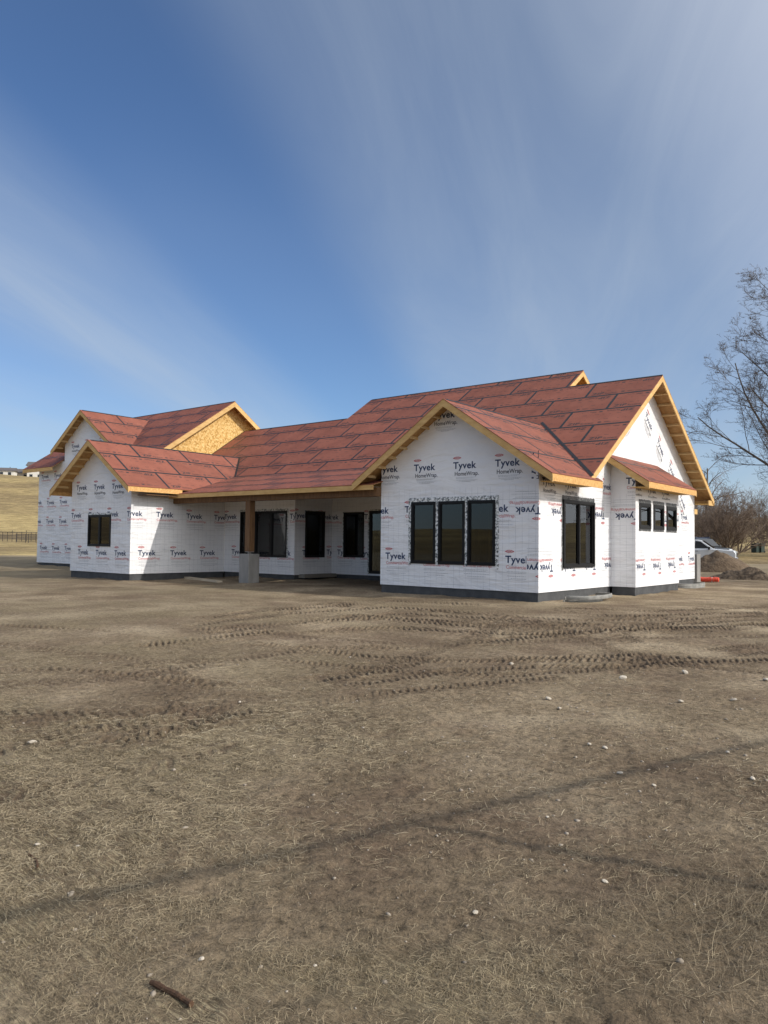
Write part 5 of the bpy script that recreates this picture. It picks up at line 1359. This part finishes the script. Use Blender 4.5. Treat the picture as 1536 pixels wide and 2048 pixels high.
def stick(q0, q1, rad, label, bend=0.0, n=7):
    a = Vector((*gp(q0), 0)); b = Vector((*gp(q1), 0)); c = (a+b)/2; m = MB(); pts = []
    sd = Vector((-(b-a).y, (b-a).x, 0)).normalized()
    for i in range(n):
        f = i/(n-1); p = a.lerp(b, f)+sd*(bend*math.sin(math.pi*f)+0.12*rad*rnd.gauss(0, 1)); pts.append(p)
    z = max(gz(p.x, p.y) for p in pts)
    m.tube([(p.x-c.x, p.y-c.y, rad*0.6+0.2*rad*math.sin(i*2.1)) for i, p in enumerate(pts)], [rad*(0.75+0.35*rnd.random()) for _ in pts], 9)
    o = m.build('stick', M['stick'], None, Matrix.Translation((c.x, c.y, z))); tag(o, label, 'stick'); return o
stick((302, 1972), (383, 2016), 0.0105, 'broken brown stick lying in the dry grass at the lower left', 0.004)
stick((57, 1711), (75, 1735), 0.006, 'short curved brown twig in the dry grass at the left', 0.012)

def fast_mesh(name, V, Fc, k, material, tone=None):
    me = bpy.data.meshes.new(name)
    me.vertices.add(len(V)); me.vertices.foreach_set('co', V.astype(np.float32).ravel())
    me.loops.add(Fc.size); me.loops.foreach_set('vertex_index', Fc.astype(np.int32).ravel())
    me.polygons.add(len(Fc)); me.polygons.foreach_set('loop_start', np.arange(0, Fc.size, k, dtype=np.int32))
    me.update(calc_edges=True)
    if tone is not None:
        at = me.attributes.new('tone', 'FLOAT', 'POINT'); at.data.foreach_set('value', tone.astype(np.float32))
    me.materials.append(material); return me
def scatter(n, rmin, rmax, power=1.0):
    th_ = YAW + RNG.uniform(-R(29), R(29), n)
    u_ = RNG.random(n)**power; r = rmin+(rmax-rmin)*u_
    return -np.sin(th_)*r, np.cos(th_)*r
# loose pebbles
n = 5200
x, y = scatter(n, 1.6, 17, 0.8)
c = gp((1280, 1470)); keep = RNG.random(n) < 0.25+0.75*np.exp(-(((x-c[0])**2+(y-c[1])**2)/5.0))
x, y = x[keep], y[keep]; n = len(x)
z = terrain_base(x, y)+dirt_detail(x, y)[0]
bm = bmesh.new(); bmesh.ops.create_icosphere(bm, subdivisions=1, radius=1.0); iv = np.array([v.co[:] for v in bm.verts]); iff = np.array([[v.index for v in f.verts] for f in bm.faces]); bm.free()
sz = 0.004+0.012*RNG.random(n)**4
sc_ = np.stack([sz*RNG.uniform(0.8, 1.5, n), sz*RNG.uniform(0.7, 1.1, n), sz*RNG.uniform(0.4, 0.8, n)], 1)
rz = RNG.random(n)*6.28
P = iv[None]*RNG.uniform(0.75, 1.2, (n, len(iv), 1))*sc_[:, None]
V = np.empty_like(P); V[..., 0] = P[..., 0]*np.cos(rz)[:, None]-P[..., 1]*np.sin(rz)[:, None]+x[:, None]; V[..., 1] = P[..., 0]*np.sin(rz)[:, None]+P[..., 1]*np.cos(rz)[:, None]+y[:, None]; V[..., 2] = P[..., 2]+(z+sc_[:, 2]*0.3)[:, None]
Fc = (iff[None]+(np.arange(n)*len(iv))[:, None, None]).reshape(-1, 3)
tag(link('pebbles', fast_mesh('pebbles', V.reshape(-1, 3), Fc, 3, M['pebble'])), kind='stuff')

# flattened dry grass: curved ribbons lying over the soil
def blades(x, y, ln, wd, lift, tone, lean, name):
    n = len(x); z = terrain_base(x, y)+dirt_detail(x, y)[0]
    a = RNG.random(n)*2*math.pi; curl = RNG.normal(0, 0.38, n); K = 4
    V = np.zeros((n, K, 2, 3)); cx, cy = x.copy(), y.copy(); cz = z+0.001
    for k in range(K):
        f = k/(K-1); aa = a+curl*(f-0.5)*2
        w = wd*(1-0.75*f)
        sx, sy = -np.sin(aa)*w/2, np.cos(aa)*w/2
        hz_ = cz+lift*(4*f*(1-f) if not lean else f)
        V[:, k, 0] = np.stack([cx-sx, cy-sy, hz_], 1); V[:, k, 1] = np.stack([cx+sx, cy+sy, hz_+wd*0.3], 1)
        st = ln/(K-1)*(np.sqrt(np.clip(1-(lift/ln)**2, 0.05, 1)) if lean else 1); cx = cx+np.cos(aa)*st; cy = cy+np.sin(aa)*st
    b = (np.arange(n)*K*2)[:, None, None]; k = np.arange(K-1)[None, :, None]*2
    Fc = (b+k+np.array([0, 1, 3, 2])[None, None]).reshape(-1, 4)
    tn = np.repeat(tone[:, None], K*2, 1).ravel()
    return link(name, fast_mesh(name, V.reshape(-1, 3), Fc, 4, M['straw'], tn))
n = 620000
x, y = scatter(n, 1.5, 12.5, 1.0)
r = np.hypot(x, y); _, mud_shade, straw = dirt_detail(x, y)
clump = fbm(x, y, 5.5, 2, 91)
keep = RNG.random(n) < np.clip(straw*1.25+0.12, 0, 1)*(0.15+0.85*sstep(0.36, 0.58, clump))*np.clip(4.6/r, 0.14, 1)
x, y, r = x[keep], y[keep], r[keep]; n = len(x)
ln = (0.018+0.085*RNG.random(n)**1.8)*np.clip(r/4, 0.85, 1.3); wd = RNG.uniform(0.0008, 0.0019, n)*np.clip(r/3.0, 0.9, 2.2)
tone = np.clip(RNG.beta(1.8, 1.5, n)*0.85+0.30*(fbm(x, y, 0.9, 2, 95)-0.2), 0, 1)
tag(blades(x, y, ln, wd, (0.001+0.016*RNG.random(n)**2)*np.clip(1.3-r/14, 0.4, 1), tone, False, 'dry_grass'), kind='stuff')
# standing dead weeds in the lower right corner
c = gp((1495, 1840)); n = 5200
x = c[0]+RNG.normal(0, 0.26, n)+0.06; y = c[1]+RNG.normal(0, 0.34, n)
ph = RNG.random(n)
tag(blades(x, y, 0.04+0.15*ph**3, 0.0009+0.0009*ph, (0.02+0.08*ph**2)*RNG.random(n), np.clip(0.05+0.75*RNG.random(n)**1.6, 0, 1), True, 'dead_weeds'), kind='stuff')
